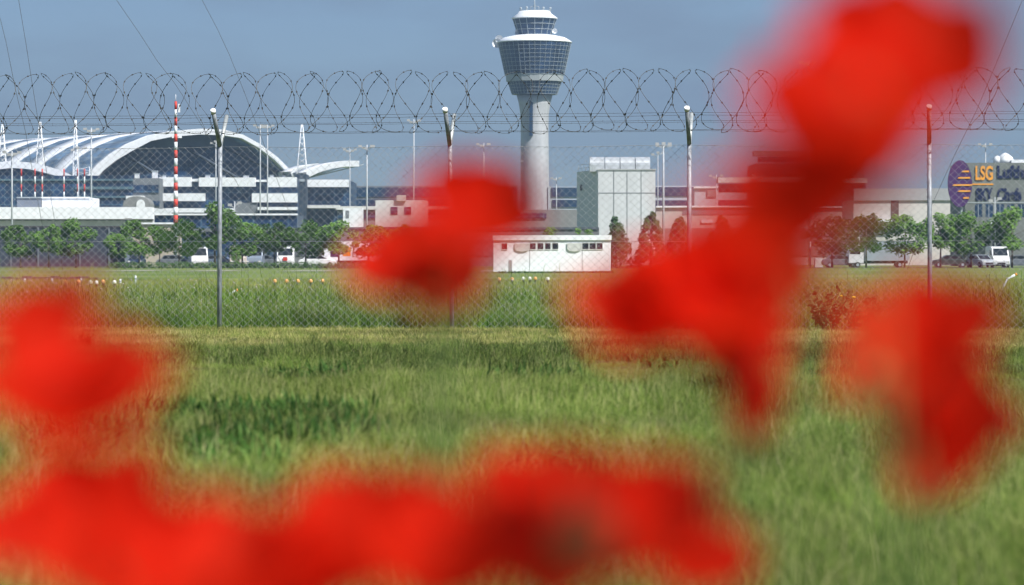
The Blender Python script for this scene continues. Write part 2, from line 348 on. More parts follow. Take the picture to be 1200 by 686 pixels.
# ------------------------------------------------------------------ arched hall
HD = 900.0
prof = [(100, 245), (100, 215), (103, 207), (115, 193), (130, 181), (150, 169), (175, 159), (200, 154), (235, 151), (262, 152), (285, 158), (305, 169), (325, 184), (338, 197), (346, 207), (349, 245)]
def arch_pts(pr, D, dx=0, dz=0): return [(X(x, D) + dx, Z(y, D) + dz) for x, y in pr]
hall = thing('arched_hall', (X(225, HD), HD, 0), 'large hall with white ribbed arched roof and dark glass gable', 'hall')
AX = Vector((-9.6, 13.0, 0))          # one roof bay
def offset_prof(pts, t):
    out = []
    for i, (x, z) in enumerate(pts):
        a = pts[max(0, i - 1)]; c = pts[min(len(pts) - 1, i + 1)]; d = Vector((c[0] - a[0], c[1] - a[1])).normalized(); nrm = Vector((-d.y, d.x)) * -1
        out.append((x + nrm.x * t, z + nrm.y * t))
    return out
def band(pts, tin, s0, s1, ax, y0, tfun=None):
    """arched strip swept along ax from s0 to s1 bays, tin metres thick inwards"""
    b = MB(); out = pts; inn = offset_prof(pts, tin) if tfun is None else [offset_prof(pts, tfun(i))[i] for i in range(len(pts))]
    n_ = len(pts)
    for s_ in (s0, s1):
        for pr in (out, inn):
            for x, z in pr: b.v.append((x + ax.x * s_, y0 + ax.y * s_, z + ax.z * s_))
    for i in range(n_ - 1):
        o0, i0, o1, i1 = i, n_ + i, 2 * n_ + i, 3 * n_ + i
        b.face((o0, o0 + 1, i0 + 1, i0)); b.face((o1, i1, i1 + 1, o1 + 1)); b.face((o0, o1, o1 + 1, o0 + 1), True); b.face((i0, i0 + 1, i1 + 1, i1), True)
    return b
def put(b, name, m, parent):
    root = parent
    off = Vector((0, 0, 0)); q = parent
    while q is not None: off += Vector(q.location); q = q.parent
    o = b.build(name, m); o.parent = parent; o.location = -off; return o
pts = arch_pts(prof, HD)
for k in range(7):
    lw = lambda i: 2.1 if i < 6 else (1.5 if i < 8 else (1.5 if i < 10 else 1.0))
    put(band(pts, 1.5, k * 1.0, k + (.12 if k == 0 else .58), AX, HD, lw if k == 0 else (lambda i: 1.6)), 'roof_rib', WHITER, hall)
put(band(pts, .5, .1, 7, AX, HD + .1, lambda i: 1.0), 'roof_glazing', GLASSR, hall)
inn = offset_prof(pts, .9)
b = MB().prism([(x, z) for x, z in inn][::-1], HD + 6, HD + 6.6); put(b, 'gable_wall', GLASSH, hall)
# soffit panel, grey, under the crown
sof = [p for p in inn if p[1] > Z(176, HD)]; lowp = [(sof[-1][0] - 1, Z(178, HD)), (X(250, HD), Z(172, HD)), (X(200, HD), Z(171, HD)), (sof[0][0] + 2, Z(176, HD))]
b = MB().prism(([*sof, *lowp])[::-1], HD + 4.6, HD + 5.2); put(b, 'soffit_panel', mat('soffit_grey', (.10, .125, .15), .8, .3, .15), hall)
for (a, c) in (((140, 178), (215, 225)), ((215, 172), (300, 222)), ((180, 172), (140, 205)), ((262, 172), (330, 205))):
    b = MB().tube([(X(a[0], HD), HD + 3.5, Z(a[1], HD)), (X(c[0], HD), HD + 3.5, Z(c[1], HD))], .45, 6); put(b, 'truss_strut', mat('dark_steel', (.045, .06, .08), .6), hall)
# low canopy at left
can = thing('arched_canopy', (X(20, 860), 860, 0), 'lower white-edged arched canopy over dark glass left of the big arch', 'canopy')
pr2 = arch_pts([(-120, 260), (-118, 232), (-90, 213), (-60, 201), (-25, 193), (15, 189), (35, 190.5), (55, 195), (72, 200), (88, 207.5)], 860)
put(band(pr2, 1, 0, .2, AX, 860, lambda i: 1.7), 'roof_edge', WHITER, can); put(band(pr2, .6, .2, 1.1, AX, 860, lambda i: .7), 'roof_shell', GLASSR, can)
i2 = offset_prof(pr2, 1.0); b = MB().prism((i2 + [(X(88, 860), Z(262, 860))])[::-1], 862, 863); put(b, 'glass_front', GLASSH, can)
for yy in (212, 220, 229): b = MB().box(X(-115, 860), X(88, 860), 860.9, 861.9, Z(yy + 2.0, 860), Z(yy, 860)); put(b, 'floor_band', mat('blue_grey_band', (.10, .18, .22), .6, .3, .2), can)
# small white shell canopies right of the arch
for lab, D, pp in (('short white curved canopy touching the right foot of the big arch', 890, [(340, 201), (352, 196), (362, 193), (374, 191.5)]),
                   ('long white wing-shaped canopy right of the big arch', 870, [(358, 202), (372, 195.5), (388, 191), (405, 188.5), (421, 188.5)])):
    t = thing('shell_canopy', (X(pp[1][0], D), D, 0), lab, 'canopy', 'white shell canopies by the arched hall')
    q = arch_pts(pp, D); put(band(q, .9, 0, 1.4, Vector((-3, 9, 0)), D, lambda i: 1.5), 'roof_shell', WHITER, t)
    b = MB()
    for k in range(len(q)):
        b.tube([(q[k][0] + 1, D + 3, q[k][1] - .9), (X(358, D) , D + 3, Z(209, D))], .14, 5)
    b.tube([(X(358, D), D + 3, 0), (X(358, D), D + 3, Z(206, D))], .6, 8); put(b, 'support', MULL, t)

# ------------------------------------------------------------------ boxy buildings
def bld(name, lab, cat, D, x0, x1, yt, depth, m, parts=(), group=None, rows=()):
    t = thing(name, (X((x0 + x1) / 2, D), D, 0), lab, cat, group)
    b = MB().box(X(x0, D), X(x1, D), D, D + depth, -.2, Z(yt, D)); put(b, 'wall', m, t)
    for (pn, a, c, y0, y1, pm, pr) in parts:
        b = MB().box(X(a, D), X(c, D), D - pr, D + .05 if pr > 0 else D + .5, Z(y1, D), Z(y0, D)); put(b, pn, pm, t)
    return t
# terminal wings with white balcony bands
bld('terminal_building', 'terminal wing with stacked white balcony bands under the big arch', 'terminal', 780, 188, 348, 209, 40, GLASSD,
    [('balcony_band', 187, 225, 208, 219, WHITE, 2.2), ('balcony_band', 234, 300, 208.5, 219, WHITE, 2.0), ('balcony_band', 314, 348, 208, 219.5, WHITE, 1.2),
     ('balcony_band', 188, 241, 227, 236, WHITE, 2.6), ('balcony_band', 296, 349, 227, 237.5, WHITE, 2.4), ('balcony_band', 188, 276, 244.5, 249.5, WHITE, 3), ('balcony_band', 303, 349, 243, 246.5, WHITE, 3),
     ('link_bridge', 225, 234, 210, 213, WHITE, 1.5), ('link_bridge', 300, 314, 211, 213.5, WHITE, 1.5),
     ('stair_core', 276, 302, 238, 262, GREYB, 2)])
bld('terminal_building', 'grey stepped end block of the terminal left of the balcony bands', 'terminal', 770, 156, 187, 209, 30, GREYB,
    [('window_band', 157, 186, 217, 226, GLASSD, .3), ('window_band', 172, 187, 236, 241, GLASSD, .3), ('canopy', 150, 170, 230, 234, WHITE, 4)])
for k_, (px_, yt_, w_) in enumerate(((160, 203, 5), (181, 200, 6), (192, 205, 3), (243, 205, 5), (262, 206, 3), (288, 205.5, 6), (318, 205, 4), (332, 206, 3))):
    t_ = thing('roof_vent', (X(px_, 781), 781, Z(209.2, 781)), ['pale roof vent at the left end of the stepped block', 'tall pale vent where the stepped block meets the white bands', 'tiny vent just left of the striped pole', 'pale vent left of the first fence post', 'tiny vent right of the first fence post', 'wide vent between the fence post and the pair of masts', 'vent right beside the pair of masts', 'last tiny vent under the right slope of the arch'][k_], 'vent', 'vents on the terminal roof')
    hh_ = Z(yt_, 781) - Z(209.2, 781); ww_ = w_ * .195 / 2
    b = MB().box(-ww_, ww_, .3, 1.8, 0, hh_ * .8); o = b.build('housing', WHITE); o.parent = t_
    b = MB().box(-ww_ - .1, ww_ + .1, .2, 1.9, hh_ * .8, hh_); o = b.build('cap', MULL); o.parent = t_
t = thing('round_roof_kiosk', (X(160, 700), 700, 0), 'small grey kiosk with rounded roof in front of the stepped block', 'kiosk')
b = MB().prism([(X(160 + 16 * math.cos(a), 700), Z(240 - 10 * math.sin(a), 700)) for a in [math.pi * i / 12 for i in range(13)]] + [(X(144, 700), 0), (X(176, 700), 0)], 700, 708); put(b, 'shell', CONCD, t)
b = MB().prism([(X(165 + 5 * math.cos(a), 700), Z(240 - 6 * math.sin(a), 700)) for a in [math.pi * i / 8 for i in range(9)]] + [(X(160, 700), Z(250, 700)), (X(170, 700), Z(250, 700))], 699.6, 699.95); put(b, 'door', WHITE, t)
bld('glass_hall', 'long dark blue glass hall below the big arch at left', 'building', 840, -60, 187, 206, 18, GLASSD,
    [('floor_band', -60, 187, 210, 212, mat('blue_grey_band', (.10, .18, .22)), .5), ('floor_band', 88, 187, 219, 222, mat('blue_grey_band', (.10, .18, .22)), .5), ('floor_band', 88, 187, 230, 232, mat('blue_grey_band', (.10, .18, .22)), .5)])
bld('terminal_building', 'dark glass terminal wing with white roof band right of the arch', 'terminal', 800, 357, 411, 212, 30, GLASSD,
    [('roof_band', 358, 409, 211, 219.5, WHITE, 2.5), ('canopy', 362, 399, 241, 244.5, CREAM, 6)])
bld('service_tower', 'narrow dark service tower at the right foot of the arch', 'tower', 790, 345, 358, 204, 14, mat('dark_tower', (.03, .05, .075), .6, .4, .3), [('vent_band', 346, 357, 210, 213, MULL, .3)])
bld('terminal_building', 'long flat dark terminal far behind, left of the control tower', 'terminal', 960, 408, 606, 218, 30, GREYB,
    [('window_band', 410, 605, 220, 231, GLASSB, .3), ('window_band', 410, 605, 234, 243, GLASSB, .3)])
bld('terminal_building', 'low dark glass terminal between the control tower and the tall box building', 'terminal', 930, 642, 700, 219, 30, mat('pale_blue_wall', (.45, .50, .55), .8),
    [('window_band', 646, 699, 220, 231, GLASSB, .3), ('window_band', 647, 699, 234.5, 243, GLASSB, .3)])
bld('terminal_building', 'dark blue windowed terminal right of the tall box building', 'terminal', 930, 764, 900, 218, 30, mat('pale_blue_wall', (.45, .50, .55)),
    [('window_band', 768, 842, 219.5, 230, GLASSB, .3), ('window_band', 768, 898, 235, 243, GLASSB, .3)])
bld('plant_building', 'small pale box with flat roof on the skyline right of the third fence post', 'building', 900, 814, 842, 220, 15, mat('pale_blue_wall', (.45, .50, .55)), [('roof_edge', 813, 843, 219, 221, WHITE, .6), ('vent', 829, 840, 223, 231, CONCD, .4)])
# front row of low buildings
bld('warehouse', 'long white flat-roofed warehouse behind the small trees at left', 'warehouse', 500, -60, 181, 244, 25, mat('white_metal_sheet', (.72, .74, .77), .6, .1, .5),
    [('roof_edge', -60, 180, 243, 257, WHITER, 1.0), ('gutter', -60, 180, 257, 258.5, CONCD, .6), ('fascia', -60, 180, 259, 266, mat('offwhite_fascia', (.66, .62, .60), .8, .2, .4), .3)])
bld('roof_plant_room', 'white plant room standing on the warehouse roof', 'building', 505, 49, 105, 231.5, 12, WHITE, [('parapet', 48.6, 105.4, 231, 232.5, WHITER, .2)])
bld('roof_plant_room', 'grey plant room beside the white one on the warehouse roof', 'building', 504.5, 20, 47.5, 231.5, 12, mat('blue_grey_wall', (.17, .20, .25), .8, .1, .4), [('parapet', 19.6, 47.9, 231, 232.3, MULL, .2)])
w_ = bld('noise_barrier', 'dark slate panelled barrier wall behind the three leftmost trees', 'wall', 430, -60, 146, 266, .5, SLATE, [('coping', -60, 146, 265, 267.0, mat('coping_dark', (.05, .05, .055)), .08)])
for x in (-40, 12, 44, 93, 127):
    b = MB().box(X(x, 430), X(x + 1.6, 430), 429.8, 429.98, 0, Z(267, 430)); put(b, 'panel_post', mat('barrier_post', (.14, .16, .19), .6), w_)
bld('gate_pillar', 'grey square pillar at the right end of the dark barrier wall', 'pillar', 428, 146.5, 154, 257, 1.2, mat('blue_grey_wall', (.17, .20, .25)), [('cap', 146, 154.6, 256, 258, CONCD, .1)])
bld('brick_shed', 'tan shed behind the trees right of the dark barrier wall', 'shed', 440, 155, 206, 262, 8, TAN, [('door', 162, 170, 298, 312, GLASSW, .06), ('roof_edge', 154, 207, 261, 263, WHITE, .3), ('window', 180, 190, 290, 297, GLASSW, .06)])
bld('office_block', 'dark blue glazed low block behind the tree row', 'building', 470, 181, 348, 252, 14, GLASSD,
    [('roof_edge', 180, 349, 250.5, 252.5, WHITE, .4), ('fascia', 181, 348, 268, 272, GREYB, .3)])
bld('retaining_wall', 'long plain grey wall behind the trees left of the white cabin', 'wall', 465, 330, 702, 269, 2, mat('grey_wall', (.155, .16, .165), .9, .15, .35, stretch=(1, 1, 3)),
    [('coping', 329.7, 702, 266.5, 269, mat('coping_blue', (.075, .09, .11)), .2), ('lower_band', 331, 610, 281, 300, mat('lower_wall', (.10, .108, .125), .9, .2, .4), .12)])
bld('long_roof_building', 'long low building with pale sheet roof behind the grey wall', 'building', 640, 395, 680, 246, 12, CONCD, [('roof_edge', 394, 600, 242, 246, CREAM, 1), ('window_band', 396, 640, 250, 256, GLASSD, .3)])
bld('site_container', 'small white container on the grey wall line, right of the arch', 'container', 520, 402, 425, 244, 3, WHITE, [('door', 405, 409, 247, 256, GREYB, .06)])
bld('stepped_building', 'pale stepped building behind the centre left poppy', 'building', 560, 440, 500, 235, 12, CREAM, [('window', 458, 466, 243, 252, GLASSD, .1), ('window', 474, 482, 243, 252, GLASSD, .1), ('tower', 465, 476, 229, 236, BEIGE, .5)])
bld('cargo_building', 'long pinkish beige cargo building with ribbed wall right of the tall box', 'building', 560, 769, 1092, 243, 20, BEIGE,
    [('roof_edge', 769, 1092, 241.5, 243.5, WHITE, .4), ('window_band', 800, 900, 247, 252, GREYB, .1), ('loading_door', 822, 836, 258, 262, WHITE, .2), ('lower_band', 770, 1092, 268, 300, mat('rust_band', (.24, .19, .17), .9), .15)])
bld('terminal_building', 'dark stepped terminal with overhanging roof behind the large upper right poppy', 'terminal', 700, 886, 1012, 192, 25, GREYB,
    [('roof_slab', 882, 1015, 178, 184, mat('dark_slab', (.12, .11, .11)), 4), ('window_band', 888, 1012, 184.5, 191, GLASSD, 1), ('terrace', 840, 1013, 209, 215, CREAM, 5), ('window_band', 842, 1013, 216, 226, GLASSD, 2)])
bld('hangar', 'pale hangar block with dark upright recess left of the purple oval sign', 'building', 520, 1000, 1142, 234, 18, mat('pale_beige_wall', (.58, .55, .52), .85, .1, .4),
    [('roof_edge', 1000, 1142, 221, 235, mat('roof_grey', (.36, .37, .38)), .3), ('column', 1044, 1053, 225, 262, mat('dark_column', (.09, .06, .05)), .08), ('canopy', 1012, 1052, 258, 260, WHITE, 1.5)])  # dark upright is a thin brown strip set slightly proud of the wall
# tall box building
BD = 500.0
bx = thing('box_building', (X(722, BD), BD, 0), 'tall windowless concrete box building with barrel vents on its roof', 'building')
x0, x1 = X(701, BD), X(768, BD); xl = X(676, BD + 14)
b = MB(); b.m = 0; zt = Z(199, BD)
b.quad((x0, BD, 0), (x1, BD, 0), (x1, BD, zt), (x0, BD, zt)); b.quad((x0, BD, 0), (x0, BD, zt), (xl, BD + 14, zt), (xl, BD + 14, 0)); b.quad((xl, BD + 14, zt), (x0, BD, zt), (x1, BD, zt), (x1 - 1, BD + 14, zt)); b.quad((x1, BD, 0), (x1 - 1, BD + 14, 0), (x1 - 1, BD + 14, zt), (x1, BD, zt)); b.quad((xl, BD + 14, 0), (xl, BD + 14, zt), (x1 - 1, BD + 14, zt), (x1 - 1, BD + 14, 0))
put(b, 'wall', mat('panel_concrete', (.60, .615, .63), .85, .10, .5, stretch=(1, 1, .35)), bx)
for px in (719, 734.5, 751): b = MB().box(X(px, BD), X(px + .7, BD), BD - .05, BD + .02, 0, zt - .1); put(b, 'panel_joint', GREYB, bx)
b = MB().box(x0 + .02, x1, BD - .04, BD + .02, Z(226.7, BD), Z(226, BD)); put(b, 'panel_joint', GREYB, bx)
b = MB().box(x0 - .1, x1 + .1, BD - .12, BD + .3, zt - .1, zt + .12); put(b, 'parapet', mat('parapet', (.4, .41, .42)), bx)
for k in range(4):
    cx0 = X(691 + 17.8 * k, BD + 3); cx1 = X(691 + 17.8 * k + 17.0, BD + 3); zb = Z(201, BD); hh = Z(183.5, BD) - zb
    # barrel running in depth direction away, curved over front
    b = MB(); n_ = 12
    for i in range(n_):
        a0, a1 = math.pi * .5 * i / n_ * 2, math.pi * .5 * (i + 1) / n_ * 2
        f_ = lambda a: (BD + 1.2 + 1.6 * (1 - math.cos(a)) , zb + hh * (.45 + .55 * math.sin(a)))
        (ya, za), (yb, zb_) = f_(a0), f_(a1)
        b.quad((cx0, ya, za), (cx1, ya, za), (cx1, yb, zb_), (cx0, yb, zb_), True)
    yA, zA = BD + 1.2, zb + hh * .45; yB = BD + 4.4
    b.quad((cx0, yA, zb), (cx1, yA, zb), (cx1, yA, zA), (cx0, yA, zA)); b.quad((cx0, yB, zb), (cx0, yB, zA), (cx1, yB, zA), (cx1, yB, zb))
    for cxx in (cx0, cx1):
        base = len(b.v); ring = [(cxx, BD + 1.2, zb)] + [(cxx, BD + 1.2 + 1.6 * (1 - math.cos(math.pi * i / n_)), zb + hh * (.45 + .55 * math.sin(math.pi * i / n_))) for i in range(n_ + 1)] + [(cxx, BD + 4.4, zb)]
        b.v += ring; b.face(tuple(range(base, base + len(ring))))
    put(b, 'barrel_vent', mat('vent_metal', (.62, .64, .65), .35, .25, 1.2, .4), bx)
b = MB()
for k in range(5): xx = xl + .2 + k * .5; b.tube([(xx, BD + 12 - k * 2, zt), (xx, BD + 12 - k * 2, zt + 1)], .04, 5)
b.tube([(xl + .2, BD + 12, zt + 1), (xl + 2.2, BD + 4, zt + 1)], .04, 5); b.tube([(xl + .2, BD + 12, zt + .5), (xl + 2.2, BD + 4, zt + .5)], .04, 5); put(b, 'roof_railing', MULL, bx)
b = MB().box(X(681, BD), X(684, BD), BD + 9.2, BD + 9.4, Z(222, BD), Z(215, BD)); put(b, 'window', GLASSW, bx)

# white cabin in front
KD = 238.0
kc = thing('site_cabin', (X(650, KD), KD, 0), 'long white portable cabin with narrow dark windows near the centre', 'cabin')
b = MB().box(X(578, KD), X(716, KD), KD, KD + 2.6, .08, Z(277, KD)); put(b, 'body', mat('cabin_white', (.87, .89, .92), .6, .06, 1.2), kc)
b = MB().box(X(577.3, KD), X(716.7, KD), KD - .12, KD + 2.72, Z(281.5, KD), Z(275.8, KD)); put(b, 'roof', WHITER, kc)
for (a, c) in ((621, 627.5), (630, 636.5), (639, 645), (647.5, 654), (682.5, 689.5), (691, 698), (699.5, 706), (588, 594)):
    b = MB().box(X(a, KD), X(c, KD), KD - .02, KD + .03, Z(292, KD), Z(285.3, KD)); wdo = put(b, 'window', GLASSW, kc)
    b = MB(); fx0, fx1, fz0, fz1 = X(a - .5, KD), X(c + .5, KD), Z(292.6, KD), Z(284.8, KD)
    for q in ((fx0, fx1, fz0 - .02, fz0 + .03), (fx0, fx1, fz1 - .03, fz1 + .02), (fx0, fx0 + .03, fz0 + .031, fz1 - .031), (fx1 - .03, fx1, fz0 + .031, fz1 - .031)): b.box(q[0], q[1], KD - .05, KD + .0, q[2], q[3])
    put(b, 'frame', mat('frame_grey', (.6, .6, .58)), wdo)
for (a, c) in ((603, 620), (664.5, 681.5)):
    pl = [(X(a + (c - a) * (.5 - .5 * math.cos(t_)), KD), Z(291 + 4.0 * math.sin(t_), KD)) for t_ in [math.pi * i / 10 for i in range(11)]] + [(X(c, KD), Z(285.2, KD)), (X(a, KD), Z(285.2, KD))]
    b = MB().prism(pl, KD - .10, KD - .01); put(b, 'vent_hood', mat('hood_offwhite', (.58, .58, .55), .6, .25, 6), kc)
for px in (620.5, 682): b = MB().box(X(px, KD), X(px + .5, KD), KD - .015, KD + .01, .1, Z(284, KD)); put(b, 'seam', GREYB, kc)
b = MB().box(X(596, KD), X(600, KD), KD - .03, KD + .01, .1, Z(305, KD)); put(b, 'door', mat('door_grey', (.35, .34, .33)), kc)  # narrow plain grey door panel
# kitchen building with oval sign
LD = 470.0
ls = thing('catering_building', (X(1170, LD), LD, 0), 'grey-green office building carrying big orange and navy lettering', 'building')
b = MB().box(X(1131, LD), X(1262, LD), LD, LD + 16, 0, Z(191, LD)); put(b, 'wall', LIME, ls)
b = MB().box(X(1186, LD), X(1263, LD), LD + .5, LD + 15, Z(191, LD) + .0, Z(187.2, LD)); put(b, 'roof_slab', WHITE, ls)
for px in (1142.5, 1155, 1168, 1180, 1193, 1206, 1219): 
    b = MB().box(X(px, LD), X(px + 8.6, LD), LD - .03, LD + .02, Z(254.5, LD), Z(239.5, LD)); w1 = put(b, 'window', GLASSB, ls)
    b = MB().box(X(px + 3.5, LD), X(px + 4.1, LD), LD - .06, LD - .031, Z(254.3, LD), Z(239.8, LD)); put(b, 'glazing_bar', MULL, w1)
b = MB().box(X(1131, LD), X(1262, LD), LD - .05, LD + .02, Z(238.2, LD), Z(237, LD)); put(b, 'string_course', MULL, ls)
b = MB().box(X(1157, LD), X(1176, LD), LD - 3, LD - .01, Z(263, LD), Z(257.5, LD)); put(b, 'entrance_canopy', WHITE, ls)
b = MB().box(X(1163, LD), X(1174, LD), LD - .04, LD + .02, 0, Z(263.5, LD)); put(b, 'door', GLASSW, ls)
for (px, r) in ((1171, .55), (1180.5, .95), (1185, .6)):
    b = MB(); b.lathe([(r, Z(191, LD)), (r, Z(191, LD) + .5), (r * .85, Z(191, LD) + .5 + r * .5), (r * .4, Z(191, LD) + .5 + r * .85), (.05, Z(191, LD) + .5 + r)], X(px, LD), LD + 2, 14); put(b, 'roof_cowl', WHITE, ls)
def text(body, x0, x1, y0, y1, m, parent, name='lettering', bold=.02, D=LD):
    cu = bpy.data.curves.new(name, 'FONT'); cu.body = body; cu.size = 1; cu.extrude = .03; cu.offset = bold
    tmp = bpy.data.objects.new('tmp', cu); COL.objects.link(tmp); bpy.context.view_layer.update()
    me = bpy.data.meshes.new_from_object(tmp); bpy.data.objects.remove(tmp)
    xs = [v.co.x for v in me.vertices]; yv = [v.co.y for v in me.vertices]
    sx = (X(x1, D) - X(x0, D)) / (max(xs) - min(xs)); sy = (Z(y0, D) - Z(y1, D)) / (max(yv) - min(yv)); mx, my = min(xs), min(yv)
    for v in me.vertices: v.co = Vector(((v.co.x - mx) * sx, -v.co.z * 2, (v.co.y - my) * sy))
    me.materials.clear(); me.materials.append(m)
    o = bpy.data.objects.new(name, me); COL.objects.link(o); o.parent = parent; o.location = Vector((X(x0, D), D - .08, Z(y1, D))) - Vector(parent.location); return o
text('LSG', 1143, 1163.5, 194.5, 211.5, AMBER, ls, bold=.03); text('Lufthansa', 1168.5, 1226, 194, 209.5, NAVY, ls, bold=.04)
text('SKY', 1143.5, 1163.5, 220.5, 235.5, NAVY, ls, bold=.04); text('Chefs', 1168.5, 1197, 220.5, 235.5, NAVY, ls, bold=.04)
b = MB().box(X(1139, LD), X(1164, LD), LD - .07, LD + .0, Z(217, LD), Z(215.3, LD)); put(b, 'orange_stripe', AMBER, ls)
ov = thing('oval_sign', (X(1125, LD - 2), LD - 2, 0), 'large purple oval sign with five orange stripes at the corner of the office building', 'sign')
pl = [(X(1125 + 14.2 * math.cos(a), LD - 2), Z(215.5 - 27.5 * math.sin(a), LD - 2)) for a in [2 * math.pi * i / 40 for i in range(40)]]
b = MB().prism(pl, LD - 2, LD - 1.6); put(b, 'sign_face', PURPLE, ov)
for (a, c, y) in ((1126.5, 1135.5, 201), (1122, 1137, 208.5), (1116, 1139, 217), (1122, 1137, 224), (1128, 1135.5, 232)):
    b = MB().prism([(X(a, LD - 2), Z(y + .6, LD - 2)), (X(a + 2, LD - 2), Z(y - .9, LD - 2)), (X(c, LD - 2), Z(y - .9, LD - 2)), (X(c, LD - 2), Z(y + 1.1, LD - 2)), (X(a + 2, LD - 2), Z(y + 1.1, LD - 2))], LD - 2.1, LD - 2.003); put(b, 'stripe', AMBER, ov)
b = MB(); b.tube([(X(1125, LD), LD - 1.3, 0), (X(1125, LD), LD - 1.3, Z(205, LD))], .16, 8); put(b, 'post', MULL, ov)

# ------------------------------------------------------------------ masts and poles
def mast(px, yt, D, lab, heads=4, r=.13, style='flood'):
    t = thing('light_mast', (X(px, D), D, 0), lab, 'mast', 'light masts on the airport apron'); zt = Z(yt, D)
    b = MB().tube([(0, 0, 0), (0, 0, zt * .6), (0, 0, zt)], r * 1.3, 8, r1=r * .8); o = b.build('pole', mat('mast_pale', (.46, .49, .52), .5, .15, .5)); o.parent = t
    for k in range(heads):
        a = 2 * math.pi * k / heads + .5; q = MB(); rr = 1.1 if style == 'flood' else .7
        q.tube([(0, 0, zt - .6 - .25 * (k % 2)), (rr * math.cos(a), rr * math.sin(a), zt - .3 - .3 * (k % 2))], .05, 5)
        cx_, cy_, cz_ = rr * math.cos(a), rr * math.sin(a), zt - .2 - .3 * (k % 2); q.box(cx_ - .28, cx_ + .28, cy_ - .12, cy_ + .12, cz_ - .18, cz_ + .18)
        o = q.build('floodlight', mat('lamp_grey', (.42, .42, .42), .5)); o.parent = t
    return t
mast(14, 177, 480, 'pale light mast at the far left above the warehouse'); mast(107, 150, 560, 'tall pale mast with lamp cluster beside the lattice mast')
mast(92, 172, 520, 'short thin mast left of the tall lamp mast', 3, .09); mast(253, 165, 700, 'pale mast hidden just left of the first fence post', 3)
mast(305, 146, 620, 'left mast of the close pair at the right slope of the arch', 4, .12); mast(313.5, 146, 640, 'right mast of the close pair at the right slope of the arch', 4, .12)
mast(430, 170, 540, 'pale mast right of the wing-shaped canopy', 5); mast(410, 174, 640, 'thin grey mast at the end of the wing-shaped canopy', 4, .1)
mast(485, 140, 620, 'tall thin mast halfway between the arch and the second fence post', 4, .12); mast(567, 168, 620, 'thin mast behind the top of the centre left poppy', 5, .1)
mast(777.5, 167, 520, 'bright lamp mast right of the tall box building', 6, .15); mast(771, 178, 640, 'thin darker mast tight against the tall box building', 3, .09)
mast(275, 236, 460, 'short lamp pole left of the terminal core above the tree row', 2, .08, 's'); mast(1166, 231, 440, 'lamp pole in front of the navy lettering', 2, .06, 's')
mast(1155, 168, 620, 'lattice-topped mast behind the roof edge by the orange letters', 5, .1); mast(948, 72, 500, 'very tall mast behind the large upper right poppy', 5, .12)
mast(840, 205, 620, 'stubby mast on the skyline right of the third fence post', 5, .1); mast(652, 208, 800, 'stubby mast on the skyline between control tower and box building', 5, .12)
mast(889, 205, 640, 'lamp mast before the dark stepped terminal', 4, .12)
rp = thing('striped_pole', (X(206, 400), 400, 0), 'red and white banded aerial pole in front of the arch', 'pole'); n_ = 15; zt = Z(119, 400); zb = Z(262, 400)
b = MB().tube([(0, 0, 0), (0, 0, zb)], .2, 10); o = b.build('base_pole', MULL); o.parent = rp
for k in range(n_):
    a, c = zb + (zt - zb) * k / n_, zb + (zt - zb) * (k + 1) / n_
    rr = .27 - .008 * k
    b = MB().tube([(0, 0, a), (0, 0, c)], rr, 10, r1=rr - .008); o = b.build('painted_band', RED if k % 2 == 0 else WHITE); o.parent = rp
b = MB().tube([(0, 0, zt), (0, 0, zt + .8)], .04, 5); b.box(.28, .5, -.15, .15, zt - 1.3, zt - .3); b.box(-.45, -.25, -.1, .1, Z(162, 400), Z(159, 400)); b.box(.3, .7, -.1, .1, Z(162, 400), Z(159, 400)); b.tube([(-.4, 0, Z(161, 400)), (.6, 0, Z(161, 400))], .05, 5); o = b.build('antenna', WHITE); o.parent = rp
def lattice(px, yt, yb, wt, wb, D, lab):
    t = thing('lattice_mast', (X(px, D), D, 0), lab, 'mast', 'white lattice masts around the hall'); s = D / F
    H0, H1 = 0, Z(yt, D); b = MB(); cr_ = [(-1, -1), (1, -1), (1, 1), (-1, 1)]; Zb = Z(yb, D)
    wdt = lambda z: (wb + (wt - wb) * max(0, (z - Zb) / (H1 - Zb))) * s * .5
    for cx_, cy_ in cr_: b.tube([(cx_ * wdt(Zb), cy_ * wdt(Zb), 0), (cx_ * wdt(Zb), cy_ * wdt(Zb), Zb), (cx_ * wdt(H1), cy_ * wdt(H1), H1)], .11, 5)
    o = b.build('leg_frame', WHITE); o.parent = t; b = MB(); K = 9
    for k in range(K):
        z0 = Zb + (H1 - Zb) * k / K; z1 = Zb + (H1 - Zb) * (k + 1) / K
        for i in range(4):
            p, q = cr_[i], cr_[(i + 1) % 4]
            if k % 2: p, q = q, p
            b.tube([(p[0] * wdt(z0), p[1] * wdt(z0), z0), (q[0] * wdt(z1), q[1] * wdt(z1), z1)], .07, 4)
    o = b.build('bracing', WHITE); o.parent = t
lattice(97, 196, 240, 18, 22, 850, 'stout white lattice mast where the two arches meet'); lattice(88.5, 141, 205, 1.5, 6, 850, 'needle-thin white lattice mast above the meeting point of the arches')
lattice(47, 143, 205, 1.5, 10, 890, 'tapered white lattice pylon standing before the ribbed roof'); lattice(354, 146, 206, 1.5, 12, 860, 'tapered white lattice pylon at the right foot of the arch')
lattice(3, 146, 205, 1.5, 10, 900, 'white lattice pylon cut by the left edge of the picture')
